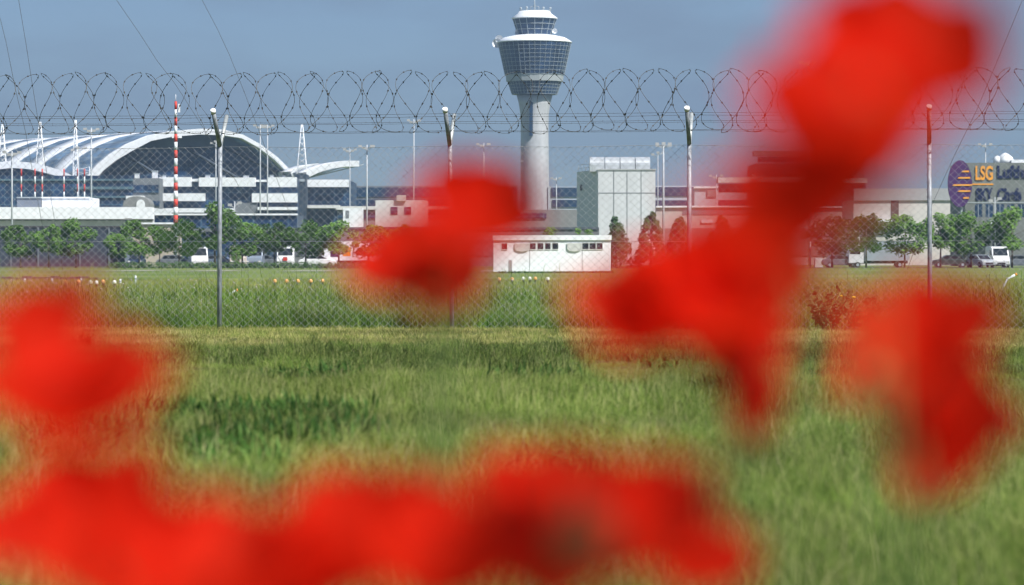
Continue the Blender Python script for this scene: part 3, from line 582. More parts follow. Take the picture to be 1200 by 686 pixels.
for px in (25, 41, 49.5, 75, 91, 99):
    t = thing('marker_pole', (X(px, 760), 760, 0), {25: 'leftmost red and white marker pole before the glass hall', 41: 'second red and white marker pole from the left before the glass hall', 49.5: 'third red and white marker pole from the left before the glass hall', 75: 'single red and white marker pole left of the lattice mast', 91: 'red and white marker pole inside the left side of the lattice mast', 99: 'red and white marker pole inside the right side of the lattice mast'}[px], 'pole', 'red and white marker poles')
    for k in range(5):
        a, c = Z(243 - 9 * k, 760), Z(234 - 9 * k, 760)
        if k == 0: a = 0
        b = MB().tube([(0, 0, a), (0, 0, c)], .17, 6); o = b.build('painted_band', RED if k in (2, 4) else (WHITE)); o.parent = t

# ------------------------------------------------------------------ vegetation (mid distance)
def leaf_blob(b, c, r, n_, size, rng, sq=1.0):
    for _ in range(n_):
        d = Vector((rng.gauss(0, 1), rng.gauss(0, 1), rng.gauss(0, 1))).normalized() * (rng.random() ** .45)
        p = Vector(c) + Vector((d.x * r, d.y * r, d.z * r * sq)); u = Vector((rng.gauss(0, 1), rng.gauss(0, 1), rng.gauss(0, 1) * .6)).normalized(); v = u.orthogonal().normalized(); s_ = size * rng.uniform(.6, 1.3)
        b.quad(p - u * s_, p - v * s_ * .6, p + u * s_, p + v * s_ * .6)
def make_tree(seed, h, wd, trunk_h, lab, name='street_tree', group='young trees along the airport road'):
    rng = random.Random(seed); t = thing(name, (0, 0, 0), lab, 'tree', group)
    b = MB().tube([(0, 0, -.1), (.03, 0, trunk_h), (rng.uniform(-.15, .15), 0, h * .75)], .10, 7, r1=.03)
    for k in range(6):
        a = rng.uniform(0, 6.28); z0 = trunk_h + (h - trunk_h) * rng.uniform(0, .5); b.tube([(0, 0, z0), (math.cos(a) * wd * .35, math.sin(a) * wd * .35, z0 + .7)], .035, 5, r1=.012)
    o = b.build('trunk', BARK); o.parent = t
    b = MB(); K = 26
    for k in range(K):
        f_ = rng.random(); z0 = trunk_h * .9 + (h - trunk_h * .9) * (.08 + .86 * f_); env = math.sin(math.pi * min(.97, (.14 + .80 * f_))) ** .7
        a = rng.uniform(0, 6.28); rr = wd * .5 * env * rng.uniform(.35, .95)
        leaf_blob(b, (math.cos(a) * rr, math.sin(a) * rr, z0), rng.uniform(.30, .58) * wd / 3, 120, .15, rng)
    o = b.build('crown', LEAF); o.parent = t; return t
tr = [(24, 5.0, 4.0, 'a round small tree, first from the left, in front of the dark barrier'), (57, 5.0, 3.4, 'a narrow small tree, second from the left, in front of the dark barrier'), (89, 5.4, 4.4, 'the widest small tree before the dark barrier, third from the left'),
      (137, 3.9, 3.0, 'low dark tree at the right end of the dark barrier'), (163, 5.6, 3.8, 'slender tree before the tan shed'), (187, 5.0, 3.6, 'tree just left of the striped pole base'), (210, 5.3, 4.6, 'bushy tree at the foot of the striped pole'),
      (252, 7.2, 5.0, 'tallest tree of the row, behind the leftmost fence post'), (284, 5.3, 4.6, 'light green tree right of the leftmost fence post'), (322, 5.3, 4.8, 'wide tree in front of the grey wall, above the white van'), (358, 5.2, 4.4, 'round tree right of the wide one, over white parked cars'),
      (397, 5.2, 4.6, 'round tree above the white lorry'), (432, 5.0, 4.2, 'tree at the left rim of the centre poppy'), (468, 5.0, 4.4, 'tree hidden behind the centre left poppy'),
      (975, 5.8, 5.0, 'tree right of the white marker board'), (1015, 6.0, 4.6, 'tree above the small lorry at right'), (1060, 6.2, 4.6, 'tree immediately left of the rightmost fence post'), (1102, 6.4, 4.6, 'tree immediately right of the rightmost fence post'), (1138, 6.2, 4.6, 'dark tree below the purple oval sign'), (1186, 6.8, 4.8, 'tree in front of the office building windows')]
protos = [make_tree(11, 5.2, 4.0, 1.7, 'x'), make_tree(23, 5.2, 4.2, 1.6, 'x'), make_tree(35, 5.2, 3.8, 1.8, 'x'), make_tree(47, 5.2, 4.4, 1.6, 'x')]
used = set()
for i, (px, h, wd, lab) in enumerate(tr):
    D = 373 + rnd.uniform(-4, 4); k = (i * 3 + 1) % 4; p = protos[k]
    if k in used: p = copy_tree(p)
    used.add(k); p['label'] = lab; p.location = (X(px, D), D, 0); p.scale = (wd / 3.7, wd / 3.7, h / 5.5); p.rotation_euler = (0, 0, rnd.uniform(0, 6))
def conifer(px, yt, wd, D, lab, seed):
    rng = random.Random(seed); h = Z(yt, D); t = thing('conifer_tree', (X(px, D), D, 0), lab, 'tree', 'conifers behind the white cabin')
    b = MB().tube([(0, 0, -.1), (0, 0, h * .9)], .13, 7, r1=.03); o = b.build('trunk', BARK); o.parent = t; b = MB()
    for k in range(60):
        f_ = rng.random() ** 1.2; z0 = .5 + (h - .7) * f_; r_ = wd * .5 * (1 - f_) ** .75 + .05; a = rng.uniform(0, 6.28)
        leaf_blob(b, (math.cos(a) * r_ * (.8 + .5 * noise.noise(Vector((z0, seed, a)))), math.sin(a) * r_ * .8, z0), .26 + .40 * (1 - f_), 110, .14, rng, 1.2)
    o = b.build('crown', CONIF); o.parent = t
conifer(722, 250, 3.0, 360, 'dark conifer at the right end of the white cabin', 1); conifer(763, 247, 3.7, 360, 'broad conifer with pointed top left of the third fence post', 2); conifer(797, 252, 3.8, 360, 'conifer just behind the third fence post', 3)
conifer(846, 251, 4.0, 360, 'conifer glowing through the edge of the right centre poppy', 4); conifer(885, 262, 3.6, 360, 'conifer hidden behind the upper right poppy', 5)
def shrub(px, yt, wpx, D, lab, seed, m=LEAF):
    rng = random.Random(seed); h = Z(yt, D); t = thing('shrub', (X(px, D), D, 0), lab, 'shrub', 'shrubs on the airport side'); w2 = wpx * D / F
    b = MB()
    for k in range(5): a = rng.uniform(0, 6.28); b.tube([(0, 0, 0), (math.cos(a) * w2 * .25, math.sin(a) * w2 * .25, h * .8)], .04, 5, r1=.01)
    o = b.build('stems', BARK); o.parent = t; b = MB()
    for k in range(16): a = rng.uniform(0, 6.28); rr = w2 * .36 * rng.random(); leaf_blob(b, (math.cos(a) * rr, math.sin(a) * rr, h * rng.uniform(.3, .86)), w2 * .16, 50, .10, rng)
    o = b.build('foliage', m); o.parent = t
shrub(645, 262, 32, 300, 'green shrub showing above the cabin roof, left one', 3); shrub(684, 262, 26, 300, 'green shrub showing above the cabin roof beside the box building', 4)
shrub(276, 292, 16, 350, 'small shrub right of the leftmost fence post under the tree row', 6)
def hedge(x0, x1, yt, D, lab, seed):
    rng = random.Random(seed); b = MB(); a = X(x0, D); c = X(x1, D)
    while a < c:
        h = Z(yt, D) * (1 + .25 * noise.noise(Vector((a * .4, seed, 0)))); leaf_blob(b, (a, D + rng.uniform(-.3, .3), h * .5), h * .55, 34, .10, rng); a += .22
    tag(b.build('hedge', LEAF2), lab, 'hedge', 'low hedges along the airport road')
hedge(128, 300, 307, 345, 'low dark hedge below the tan shed and tall tree', 5); hedge(300, 470, 307, 345, 'low dark hedge in front of the white van and lorry', 8)
hedge(585, 720, 318.5, 232, 'very low strip of dark growth along the foot of the white cabin', 9)

# ------------------------------------------------------------------ vehicles
def car_paint(n, c): return mat('paint_' + n, c, .3, .05, 1, .1)
def wheels(t, xs, wy, r=.32):
    for x in xs:
        for y in (-wy, wy):
            b = MB().tube([(x, y - .1, r), (x, y + .1, r)], r, 16); o = b.build('wheel', RUBBER); o.parent = t
            b = MB().tube([(x, y - .115, r), (x, y + .115, r)], r * .55, 12); q = b.build('rim', MULL); q.parent = o
def vehicle(kind, px, D, rz, lab, paint, extra=None):
    t = thing({'car': 'parked_car', 'van': 'parked_van', 'lorry': 'lorry'}[kind], (X(px, D), D, 0), lab, kind, 'vehicles parked along the airport road', rz)
    if kind == 'car':
        pr = [(-2.1, .3), (-2.15, .65), (-2.0, .9), (-1.6, .98), (1.0, .98), (1.9, .82), (2.15, .62), (2.12, .3)]; cab = [(-1.6, .98), (-1.25, 1.40), (-.2, 1.46), (.45, 1.40), (1.15, .98)]; W_ = .86; xs = (-1.35, 1.35)
    elif kind == 'van':
        pr = [(-2.5, .35), (-2.5, 2.25), (-2.3, 2.38), (1.1, 2.38), (1.45, 2.2), (1.95, 1.35), (2.45, 1.12), (2.55, .75), (2.52, .35)]; cab = None; W_ = .95; xs = (-1.6, 1.7)
    else:
        pr = [(1.9, .5), (1.9, 2.5), (2.1, 2.6), (3.2, 2.55), (3.6, 1.5), (3.65, .5)]; cab = None; W_ = 1.1; xs = (-2.2, 2.6)
    b = MB().prism(pr[::-1], -W_, W_); o = b.build('body', paint); o.parent = t
    bv = o.modifiers.new('bevel', 'BEVEL'); bv.width = .06; bv.segments = 2
    if cab:
        b = MB().prism(cab[::-1], -W_ * .86, W_ * .86); o = b.build('cabin', paint); o.parent = t
        b = MB().prism([(-1.42, 1.0), (-1.15, 1.34), (.38, 1.34), (.98, 1.0)][::-1], -W_ * .88, W_ * .88); o = b.build('side_window', GLASSW); o.parent = t
        b = MB().quad((1.17, -.66, 1.0), (1.17, .66, 1.0), (.47, .62, 1.405), (.47, -.62, 1.405)); o = b.build('windscreen', GLASSW); o.parent = t
    elif kind == 'van':
        b = MB().prism([(.2, 1.35), (.2, 2.0), (1.25, 2.0), (1.75, 1.38)][::-1], -W_ - .01, W_ + .01); o = b.build('side_window', GLASSW); o.parent = t
        b = MB().quad((1.99, -.82, 1.38), (1.99, .82, 1.38), (1.50, .76, 2.16), (1.50, -.76, 2.16)); o = b.build('windscreen', GLASSW); o.parent = t
    else:
        b = MB().box(-3.3, 1.8, -1.2, 1.2, .8, 3.0); o = b.build('cargo_box', extra[0] if extra else WHITE); o.parent = t
        b = MB().box(-3.2, 3.0, -.5, .5, .45, .78); o = b.build('chassis', BLACK); o.parent = t
        b = MB().prism([(2.3, 1.5), (2.3, 2.3), (3.28, 2.3), (3.5, 1.55)][::-1], -1.11, 1.11); o = b.build('cab_window', GLASSW); o.parent = t
        if extra and len(extra) > 1:
            for x0_, x1_, z0_, z1_, m_ in extra[1]: b = MB().box(x0_, x1_, -1.22, -1.203, z0_, z1_); o = b.build('side_panel', m_); o.parent = t
    wheels(t, xs, W_ - .08)
    fx = {'car': 2.13, 'van': 2.54, 'lorry': 3.64}[kind]
    for y in (-W_ * .72, W_ * .72):
        b = MB().box(fx - .05, fx + .03, y - .14, y + .14, .62, .78); o = b.build('headlight', mat('headlight_glass', (.7, .7, .68), .1)); o.parent = t
    b = MB().box(fx, fx + .04, -.45, .45, .42, .58); o = b.build('grille', BLACK); o.parent = t
    return t
WP = car_paint('white', (.80, .80, .80)); DB = car_paint('dark_blue', (.02, .035, .07)); SV = car_paint('silver', (.42, .45, .48)); GR = car_paint('grey', (.15, .17, .19))
vehicle('car', 160, 384, R(-90), 'dark blue car facing the fence, before the tan shed', DB); vehicle('van', 232, 384, R(-80), 'white van facing the fence, left of the tallest tree', WP)
vehicle('car', 205, 387, R(5), 'grey car under the trees by the striped pole', GR); vehicle('car', 252, 388, R(175), 'grey-blue car half hidden by the leftmost fence post', car_paint('steel', (.12, .16, .22)))
vehicle('van', 279, 384, R(-85), 'beige van with its front to the fence, right of the leftmost post', car_paint('beige', (.55, .48, .42))); vehicle('van', 300, 388, R(-92), 'grey van between the beige and the white van', car_paint('blue_grey', (.22, .27, .34)))
vehicle('van', 335, 384, R(-88), 'white van with a red mark on its front', WP)
rm = MB().box(-.25, .25, -.02, 0, -.2, .2); o = rm.build('red_mark', RED); v_ = [q for q in bpy.data.objects if q.get('label', '').startswith('white van with a red mark')][0]; o.parent = v_; o.rotation_euler = (0, 0, R(90)); o.location = (2.6, 0, 1.0)
vehicle('car', 372, 384, R(8), 'white car parked side-on under the round tree', WP); vehicle('car', 389, 390, R(-85), 'white car facing the fence behind the side-on white car', WP)
vehicle('lorry', 414, 386, R(4), 'white lorry with orange and blue side panels left of the centre poppy', WP, (WHITE, [(-2.6, -1.7, 1.2, 2.4, NAVY), (-1.2, -.3, 1.3, 2.3, ORANGE)]))
vehicle('car', 311, 389, R(2), 'dark car tucked behind the white van with the red mark', GR)
vehicle('lorry', 1030, 388, R(183), 'small pale lorry with dark cab under the right trees', WP, (car_paint('pale_blue', (.38, .43, .47)),)); vehicle('car', 1113, 386, R(180), 'dark green car right of the rightmost fence post', car_paint('green', (.03, .07, .06)))
vehicle('car', 1149, 384, R(-70), 'silver car beside the white van at right', SV); vehicle('van', 1169, 386, R(-88), 'white van facing the fence below the office building', WP); vehicle('car', 985, 388, R(2), 'grey car in front of the cargo building', GR)
vehicle('car', 1192, 389, R(180), 'grey car at the right edge of the picture', GR)

# ------------------------------------------------------------------ small things on the airfield
def lamp(px, py, col, lab, i):
    D = CAM_Z * F / (py + 3.5 - HY); t = thing('edge_light', (X(px, D), D, 0), lab, 'edge light', 'small edge lights in the airfield grass')
    b = MB().tube([(0, 0, 0), (0, 0, .17)], .03, 8); o = b.build('stem', BLACK); o.parent = t
    b = MB().lathe([(.05, .17), (.065, .20), (.06, .26), (.03, .29), (.01, .293)], 0, 0, 14); o = b.build('lens', col); o.parent = t
LW = mat('lens_white', (.85, .83, .74), .3, .03); LO = mat('lens_orange', (.85, .42, .14), .3, .03)
for i, (px, py, c, lab) in enumerate([(77, 335.5, 1, 'orange edge light, leftmost of the left cluster'), (92, 335, 1, 'second edge light from the left, orange'), (106, 336, 0, 'white edge light in the middle of the left cluster'), (113, 336.5, 0, 'white edge light right beside the middle one of the left cluster'),
        (121, 335, 1, 'orange edge light of the left cluster before its last'), (134, 336, 0, 'last edge light of the left cluster, nearest the white bollard'),
        (322, 334, 1, 'first edge light of the row right of the leftmost fence post'), (336, 334, 1, 'second edge light of the row right of the leftmost fence post'), (349, 334, 1, 'middle edge light of the row right of the leftmost fence post'), (364, 334, 1, 'fourth edge light of the row right of the leftmost fence post'), (378, 333.5, 1, 'last edge light of the row right of the leftmost fence post'),
        (585, 331, 1, 'orange edge light at the right rim of the centre poppy'), (600, 331, 1, 'orange edge light below the left end of the cabin'), (613.5, 330, 0, 'white edge light below the cabin, left of the pair'), (621, 330, 0, 'white edge light of the close pair below the cabin'), (627.5, 330, 1, 'orange edge light of the close pair below the cabin'), (642, 330.5, 0, 'bright white edge light below the cabin windows')]): lamp(px, py, LO if c else LW, lab, i)
def bollard(px, py0, py1, lab):
    D = CAM_Z * F / (py1 - HY); t = thing('bollard', (X(px, D), D, 0), lab, 'bollard', 'white marker bollards'); h = (py1 - py0) * D / F
    b = MB().lathe([(.10 if h > .7 else .05, 0), (.085 if h > .7 else .045, h * .9), (.03, h * .98), (.01, h)], 0, 0, 12); o = b.build('post', WHITE); o.parent = t
    b = MB().lathe([(.102 if h > .7 else .052, h * .62), (.10 if h > .7 else .05, h * .76)], 0, 0, 12); o = b.build('band', MULL); o.parent = t
bollard(159, 323, 335, 'white marker bollard in the grass below the dark blue car'); bollard(141, 327, 335, 'shorter white marker bollard left of the taller one')
bollard(949, 282, 314, 'tall pale marker post at the right rim of the right centre poppy'); bollard(29, 326.5, 333, 'tiny white marker bollard at the left'); bollard(61, 326.5, 333, 'tiny white marker bollard between the first two trees'); bollard(95, 326.5, 333, 'tiny white marker bollard under the third tree')
kb = thing('kerb_wall', (X(50, 150), 150, 0), 'low dark stained kerb wall in the grass at far left', 'kerb')
b = MB()
for i in range(14): b.box(X(-40 + i * 11, 150), X(-29.4 + i * 11, 150), 150, 150.3, 0, .17 + .03 * math.sin(i * 2.3))
put(b, 'blocks', mat('stained_kerb', (.11, .10, .12), .9, .5, 2), kb)
b = MB().box(X(955, 400), X(964, 400), 400, 401.5, 0, .9); b.box(X(955.5, 400), X(963.5, 400), 400.2, 401.2, .9, 1.1); tag(b.build('utility_box', CREAM), 'small cream utility box beside the tall marker post', 'box')
for (px, py, L_, a, lab) in ((274, 342, 11, 26, 'white stake with orange tip leaning in the grass right of the leftmost post'), (1186, 324, 12, 28, 'leaning pale stake with orange tip near the right edge'), (34, 342, 8, 28, 'leaning pale stake at far left above the left poppy')):
    D = 75; t = thing('marker_stake', (X(px - 5, D), D, 0), lab, 'stake', 'leaning marker stakes'); L_ = L_ * D / F * 1.0; zc = Z(py, D); dx = math.cos(R(a)); dz = math.sin(R(a))
    b = MB().tube([(-zc / dz * dx * .25, 0, 0), (0, 0, zc - L_ * .5 * dz), (L_ * .8 * dx, 0, zc + L_ * .3 * dz)], .012, 6, r1=.03); o = b.build('shaft', WHITE); o.parent = t
    b = MB().tube([(L_ * .8 * dx, 0, zc + L_ * .3 * dz), (L_ * dx, 0, zc + L_ * .5 * dz)], .034, 6); o = b.build('tip', ORANGE); o.parent = t

# ------------------------------------------------------------------ meadow
def grass_mat(name, cols, trans=.24, big=True):
    m = bpy.data.materials.new(name); m.use_nodes = True; t = m.node_tree; b = t.nodes['Principled BSDF']; b.inputs['Roughness'].default_value = .6; b.inputs['Specular IOR Level'].default_value = .12
    at = N(t, 'ShaderNodeAttribute', attribute_name='tone'); oi = N(t, 'ShaderNodeObjectInfo')
    m1 = N(t, 'ShaderNodeMath', operation='MULTIPLY'); m1.inputs[1].default_value = .72; m2 = N(t, 'ShaderNodeMath', operation='MULTIPLY_ADD'); m2.inputs[1].default_value = .28
    t.links.new(at.outputs['Fac'], m1.inputs[0]); t.links.new(oi.outputs['Random'], m2.inputs[0]); t.links.new(m1.outputs[0], m2.inputs[2])
    r = N(t, 'ShaderNodeValToRGB'); e = r.color_ramp.elements
    while len(e) < len(cols): e.new(.5)
    for i, (p, c) in enumerate(cols): e[i].position = p; e[i].color = (*c, 1)
    t.links.new(m2.outputs[0], r.inputs[0]); out = r.outputs[0]
    nz_ = N(t, 'ShaderNodeTexNoise'); nz_.inputs['Scale'].default_value = .45; nz_.inputs['Detail'].default_value = 3
    rr = N(t, 'ShaderNodeMapRange'); rr.inputs[1].default_value = .35; rr.inputs[2].default_value = .65; rr.inputs[3].default_value = .62; rr.inputs[4].default_value = 1.18
    hs = N(t, 'ShaderNodeHueSaturation'); t.links.new(oi.outputs['Location'], nz_.inputs[0]); t.links.new(nz_.outputs[0], rr.inputs[0]); t.links.new(rr.outputs[0], hs.inputs['Value']); t.links.new(out, hs.inputs['Color']); out = hs.outputs[0]
    t.links.new(out, b.inputs['Base Color']); tr_ = N(t, 'ShaderNodeBsdfTranslucent'); mx = N(t, 'ShaderNodeMixShader'); mx.inputs[0].default_value = trans
    t.links.new(out, tr_.inputs[0]); t.links.new(b.outputs[0], mx.inputs[1]); t.links.new(tr_.outputs[0], mx.inputs[2]); t.links.new(mx.outputs[0], t.nodes['Material Output'].inputs[0]); return m
def tuft(name, seed, nb, rad, h, wd, lean, m, seedheads=0, leafy=False, flowers=None):
    rng = random.Random(seed); v = []; f = []; tone = []; mi = []
    for k in range(nb):
        a = rng.uniform(0, 6.28); r0 = rad * math.sqrt(rng.random()); x0, y0 = r0 * math.cos(a), r0 * math.sin(a); hh = h * rng.uniform(.45, 1.1); w0 = wd * rng.uniform(.6, 1.4)
        la = rng.uniform(0, 6.28); ln = hh * rng.uniform(.1, lean); fa = rng.uniform(0, 3.14); ux, uy = math.cos(fa) * w0 / 2, math.sin(fa) * w0 / 2; tn = rng.random(); b0 = len(v); K = 3
        head = k < seedheads
        if head: hh *= 1.6; tn = .97
        for i in range(K + 1):
            t_ = i / K; px_ = x0 + math.cos(la) * ln * t_ * t_ + .06 * hh * t_; py_ = y0 + math.sin(la) * ln * t_ * t_; pz = hh * (t_ - .18 * t_ * t_ * (ln / hh) * 2)
            ww = (1 - t_ ** 2.2) if not leafy else math.sin(math.pi * min(.98, .15 + .85 * t_))
            if head: ww = .45 if t_ < .7 else (1.5 if i < K else .3)
            ww = max(ww, .05); v += [(px_ - ux * ww, py_ - uy * ww, pz), (px_ + ux * ww, py_ + uy * ww, pz)]; tone += [tn, tn]
        for i in range(K): f.append((b0 + 2 * i, b0 + 2 * i + 1, b0 + 2 * i + 3, b0 + 2 * i + 2)); mi.append(0)
    if flowers and seed % 3 == 0:
        for k in range(flowers):
            a = rng.uniform(0, 6.28); r0 = rad * rng.random(); c = Vector((r0 * math.cos(a), r0 * math.sin(a), h * rng.uniform(.75, 1.1))); s_ = .013 * rng.uniform(.7, 1.3); b0 = len(v)
            for d in ((1, 0, 0), (0, 1, 0), (-1, 0, 0), (0, -1, 0), (0, 0, 1), (0, 0, -1)): v.append(tuple(c + Vector(d) * s_)); tone.append(.5)
            for i in range(4): f.append((b0 + i, b0 + (i + 1) % 4, b0 + 4)); f.append((b0 + (i + 1) % 4, b0 + i, b0 + 5)); mi += [1, 1]
    me = bpy.data.meshes.new(name); me.from_pydata(v, [], f); me.materials.append(m)
    if flowers: me.materials.append(mat('clover_flower', (.50, .44, .42), .8, .4, 30))
    me.polygons.foreach_set('material_index', mi)
    me.attributes.new('tone', 'FLOAT', 'POINT').data.foreach_set('value', tone)
    return bpy.data.objects.new(name, me)
def scatter(name, pts, srcs, label):
    """pts: (x,y,scale,tilt). One object; each point carries a tuft."""
    objs = []
    me = bpy.data.meshes.new(name); me.from_pydata([(p[0], p[1], gz(p[0], p[1]) - .01) for p in pts], [], [])
    me.attributes.new('sc', 'FLOAT', 'POINT').data.foreach_set('value', [p[2] for p in pts])
    rot = []
    for p in pts: rot += [rnd.uniform(-.12, .12), rnd.uniform(-.12, .12), rnd.uniform(0, 6.28)]
    me.attributes.new('rot', 'FLOAT_VECTOR', 'POINT').data.foreach_set('vector', rot)
    me.attributes.new('pick', 'INT', 'POINT').data.foreach_set('value', [rnd.randrange(len(srcs)) for _ in pts])
    o = bpy.data.objects.new(name, me); COL.objects.link(o); tag(o, label, 'grass', kind='stuff')
    ng = bpy.data.node_groups.new(name + '_nodes', 'GeometryNodeTree'); ng.interface.new_socket('Geometry', in_out='INPUT', socket_type='NodeSocketGeometry'); ng.interface.new_socket('Geometry', in_out='OUTPUT', socket_type='NodeSocketGeometry')
    gi = N(ng, 'NodeGroupInput'); go = N(ng, 'NodeGroupOutput'); ip = N(ng, 'GeometryNodeInstanceOnPoints'); m2p = N(ng, 'GeometryNodeMeshToPoints')
    gti = N(ng, 'GeometryNodeGeometryToInstance')
    for s_ in reversed(srcs):
        oi = N(ng, 'GeometryNodeObjectInfo'); oi.inputs['Object'].default_value = s_; oi.inputs['As Instance'].default_value = True; ng.links.new(oi.outputs['Geometry'], gti.inputs[0])
    # joined instances of the sources, one of them picked per point
    def attr(nm, ty):
        a = N(ng, 'GeometryNodeInputNamedAttribute', data_type=ty); a.inputs[0].default_value = nm; return a
    jn = N(ng, 'GeometryNodeJoinGeometry')
    for l in list(ng.links):
        if l.to_node == gti: src = l.from_socket; ng.links.remove(l); ng.links.new(src, jn.inputs[0])
    ng.nodes.remove(gti)
    ng.links.new(gi.outputs[0], m2p.inputs[0]); ng.links.new(m2p.outputs[0], ip.inputs['Points']); ng.links.new(jn.outputs[0], ip.inputs['Instance']); ip.inputs['Pick Instance'].default_value = True
    ng.links.new(attr('pick', 'INT').outputs[0], ip.inputs['Instance Index']); ng.links.new(attr('sc', 'FLOAT').outputs[0], ip.inputs['Scale'])
    e2r = N(ng, 'FunctionNodeEulerToRotation'); ng.links.new(attr('rot', 'FLOAT_VECTOR').outputs[0], e2r.inputs[0]); ng.links.new(e2r.outputs[0], ip.inputs['Rotation'])
    ng.links.new(ip.outputs[0], go.inputs[0]); md_ = o.modifiers.new('scatter', 'NODES'); md_.node_group = ng
    return o
GM = grass_mat('meadow_blade', [(0, (.028, .070, .010)), (.3, (.105, .19, .024)), (.65, (.22, .31, .055)), (.88, (.40, .43, .14)), (1, (.64, .58, .30))])
GY = grass_mat('mown_blade', [(0, (.12, .17, .024)), (.3, (.28, .32, .065)), (.65, (.47, .44, .15)), (1, (.68, .58, .30))])
GD = grass_mat('dark_blade', [(0, (.032, .055, .012)), (.5, (.09, .14, .030)), (.85, (.20, .23, .08)), (1, (.3, .27, .14))])
GL = grass_mat('leafy_blade', [(0, (.018, .055, .010)), (.5, (.055, .14, .024)), (1, (.15, .26, .06))])
GT = grass_mat('tall_blade', [(0, (.04, .11, .014)), (.45, (.095, .20, .028)), (.8, (.20, .30, .055)), (1, (.38, .37, .16))])
tm = [tuft('tuft_meadow', s_, 84, .13, .135, .0038, 1.7, GM, 6) for s_ in (1, 2, 3)]
ty = [tuft('tuft_mown', s_, 44, .16, .10, .006, 1.2, GY, 0) for s_ in (4, 5)]
td_ = [tuft('tuft_dark', s_, 40, .15, .13, .007, 1.0, GD, 0) for s_ in (6, 7)]
tf = [tuft('tuft_leafy', s_, 34, .13, .15, .017, 1.0, GL, 0, True) for s_ in (8, 9)]
tt = [tuft('tuft_tall', s_, 60, .2, .40, .011, .7, GT, 9, flowers=2) for s_ in (10, 11, 12)]
P_m, P_y, P_d, P_l, P_t, P_f = [], [], [], [], [], []
def nn(x, y, s, k): return noise.noise(Vector((x * s, y * s * .6, k)))
rg = random.Random(99)
def fence_y(x): return FA.y + (x - FA.x) * FS.y / FS.x
D = 8.5
while D < 46.6:
    step = .10 + D * .004
    half = .165 * D + 4.0
    dens = max(14, 85 * 12 / D) ; cnt = int(dens * step * 2 * half)
    for _ in range(cnt):
        x = rg.uniform(-half, half); y = D + rg.uniform(0, step); fy = fence_y(x) - y
        v = nn(x, y, .5, 1); v2 = nn(x, y, 1.6, 2)
        if fy < .0: continue
        if fy < 9.5 + v * 2.5:
            (P_y if rg.random() > .10 else P_m).append((x, y, rg.uniform(.55, .95), 0))
        elif fy < 18 + v * 5 and (v2 + nn(x, y, .35, 6) * 1.2 + (.34 if fy < 14.5 else .02)) > .0 :
            (P_d if rg.random() > .3 else P_m).append((x, y, rg.uniform(.7, 1.2), 0))
        else:
            px_ = 600 + 4000 * x / y; lf = nn(x, y, 1.1, 8)
            leafy = (120 < px_ < 440 and 15.2 < y < 20.8 and lf > -.25 + abs(px_ - 300) / 380 + abs(y - 17.8) / 14) or lf > .58
            if leafy and rg.random() < .45 + .45 * min(1, max(0, nn(x, y, 2.3, 21) * 2 + .5)): P_l.append((x, y, rg.uniform(.85, 1.35), 0))
            else: P_m.append((x, y, rg.uniform(.65, 1.15) * (1 + .35 * v) * (.7 if fy < 20 else 1), 0))
    D += step
# tall uncut growth on and behind the fence line, thinning with distance
D = 44.0
while D < 150:
    step = .25 + (D - 44) * .01; half = .17 * D + 5; dens = 15 * (46 / D) ** 1.6; cnt = int(dens * step * 2 * half)
    for _ in range(cnt):
        x = rg.uniform(-half, half); y = D + rg.uniform(0, step)
        if y < fence_y(x) + .25: continue
        near = y < fence_y(x) + 9; v = nn(x, y, .25, 11)
        if near: P_t.append((x, y, rg.uniform(.45, .92) * (.85 + .5 * v), 0))
        else: (P_f if rg.random() < .8 or y > 70 else P_t).append((x, y, rg.uniform(.8, 1.5) * (1.3 if y > 80 else 1), 0))
    D += step
scatter('meadow_grass', P_m, tm, 'light green seeding meadow grass in the foreground'); scatter('mown_grass', P_y, ty, 'short yellowish mown strip along the foot of the fence')
scatter('trampled_grass', P_d, td_, 'darker trampled patches in front of the mown strip'); scatter('leafy_weeds', P_l, tf, 'dark green broad-leaved weeds among the foreground grass')
scatter('tall_grass', P_t, tt, 'tall green grass and clover growing just behind the fence'); scatter('airfield_grass', P_f, ty + tm[:1], 'paler airfield grass beyond the fence')
# a few single weeds at the fence foot
def weed(px, D, h, lab, yellow, seed):
    rng = random.Random(seed); t = thing('weed_plant', (X(px, D), D, 0), lab, 'plant', 'tall weeds at the fence foot'); b = MB(); tips = []
    for k in range(9):
        a = rng.uniform(0, 6.28); l = h * rng.uniform(.6, 1); tip = Vector((math.cos(a) * l * .45, math.sin(a) * l * .3, l)); b.tube([(0, 0, 0), (tip.x * .4, tip.y * .4, l * .55), tip], .006, 4, r1=.003); tips.append(tip)
    o = b.build('stems', mat('pale_stem', (.28, .30, .13), .8, .2, 5)); o.parent = t; b = MB()
    for tp in tips:
        for k in range(7): leaf_blob(b, tp * rng.uniform(.2, .95), .05, 3, .045, rng)
    o = b.build('leaves', mat('weed_leaf', (.05, .12, .03), .7, .3, 5, trans=.25)); o.parent = t
    if yellow:
        for tp in tips[:3]: b = MB().ball(tp, .03, 8, 5, .5); o = b.build('flower', mat('yellow_petal', (.85, .60, .03), .6, .05)); o.parent = t
weed(1000, 45.0, .55, 'yellow-flowered weed at the fence foot left of the rightmost post', True, 3); weed(1019, 44.9, .5, 'pale stemmed dry weed beside the yellow-flowered one', False, 4)
weed(975, 45.1, .75, 'tall dark weed clump at the rim of the right centre poppy', False, 5); weed(965, 45.3, .6, 'shorter weed left of the tall dark clump', False, 6)

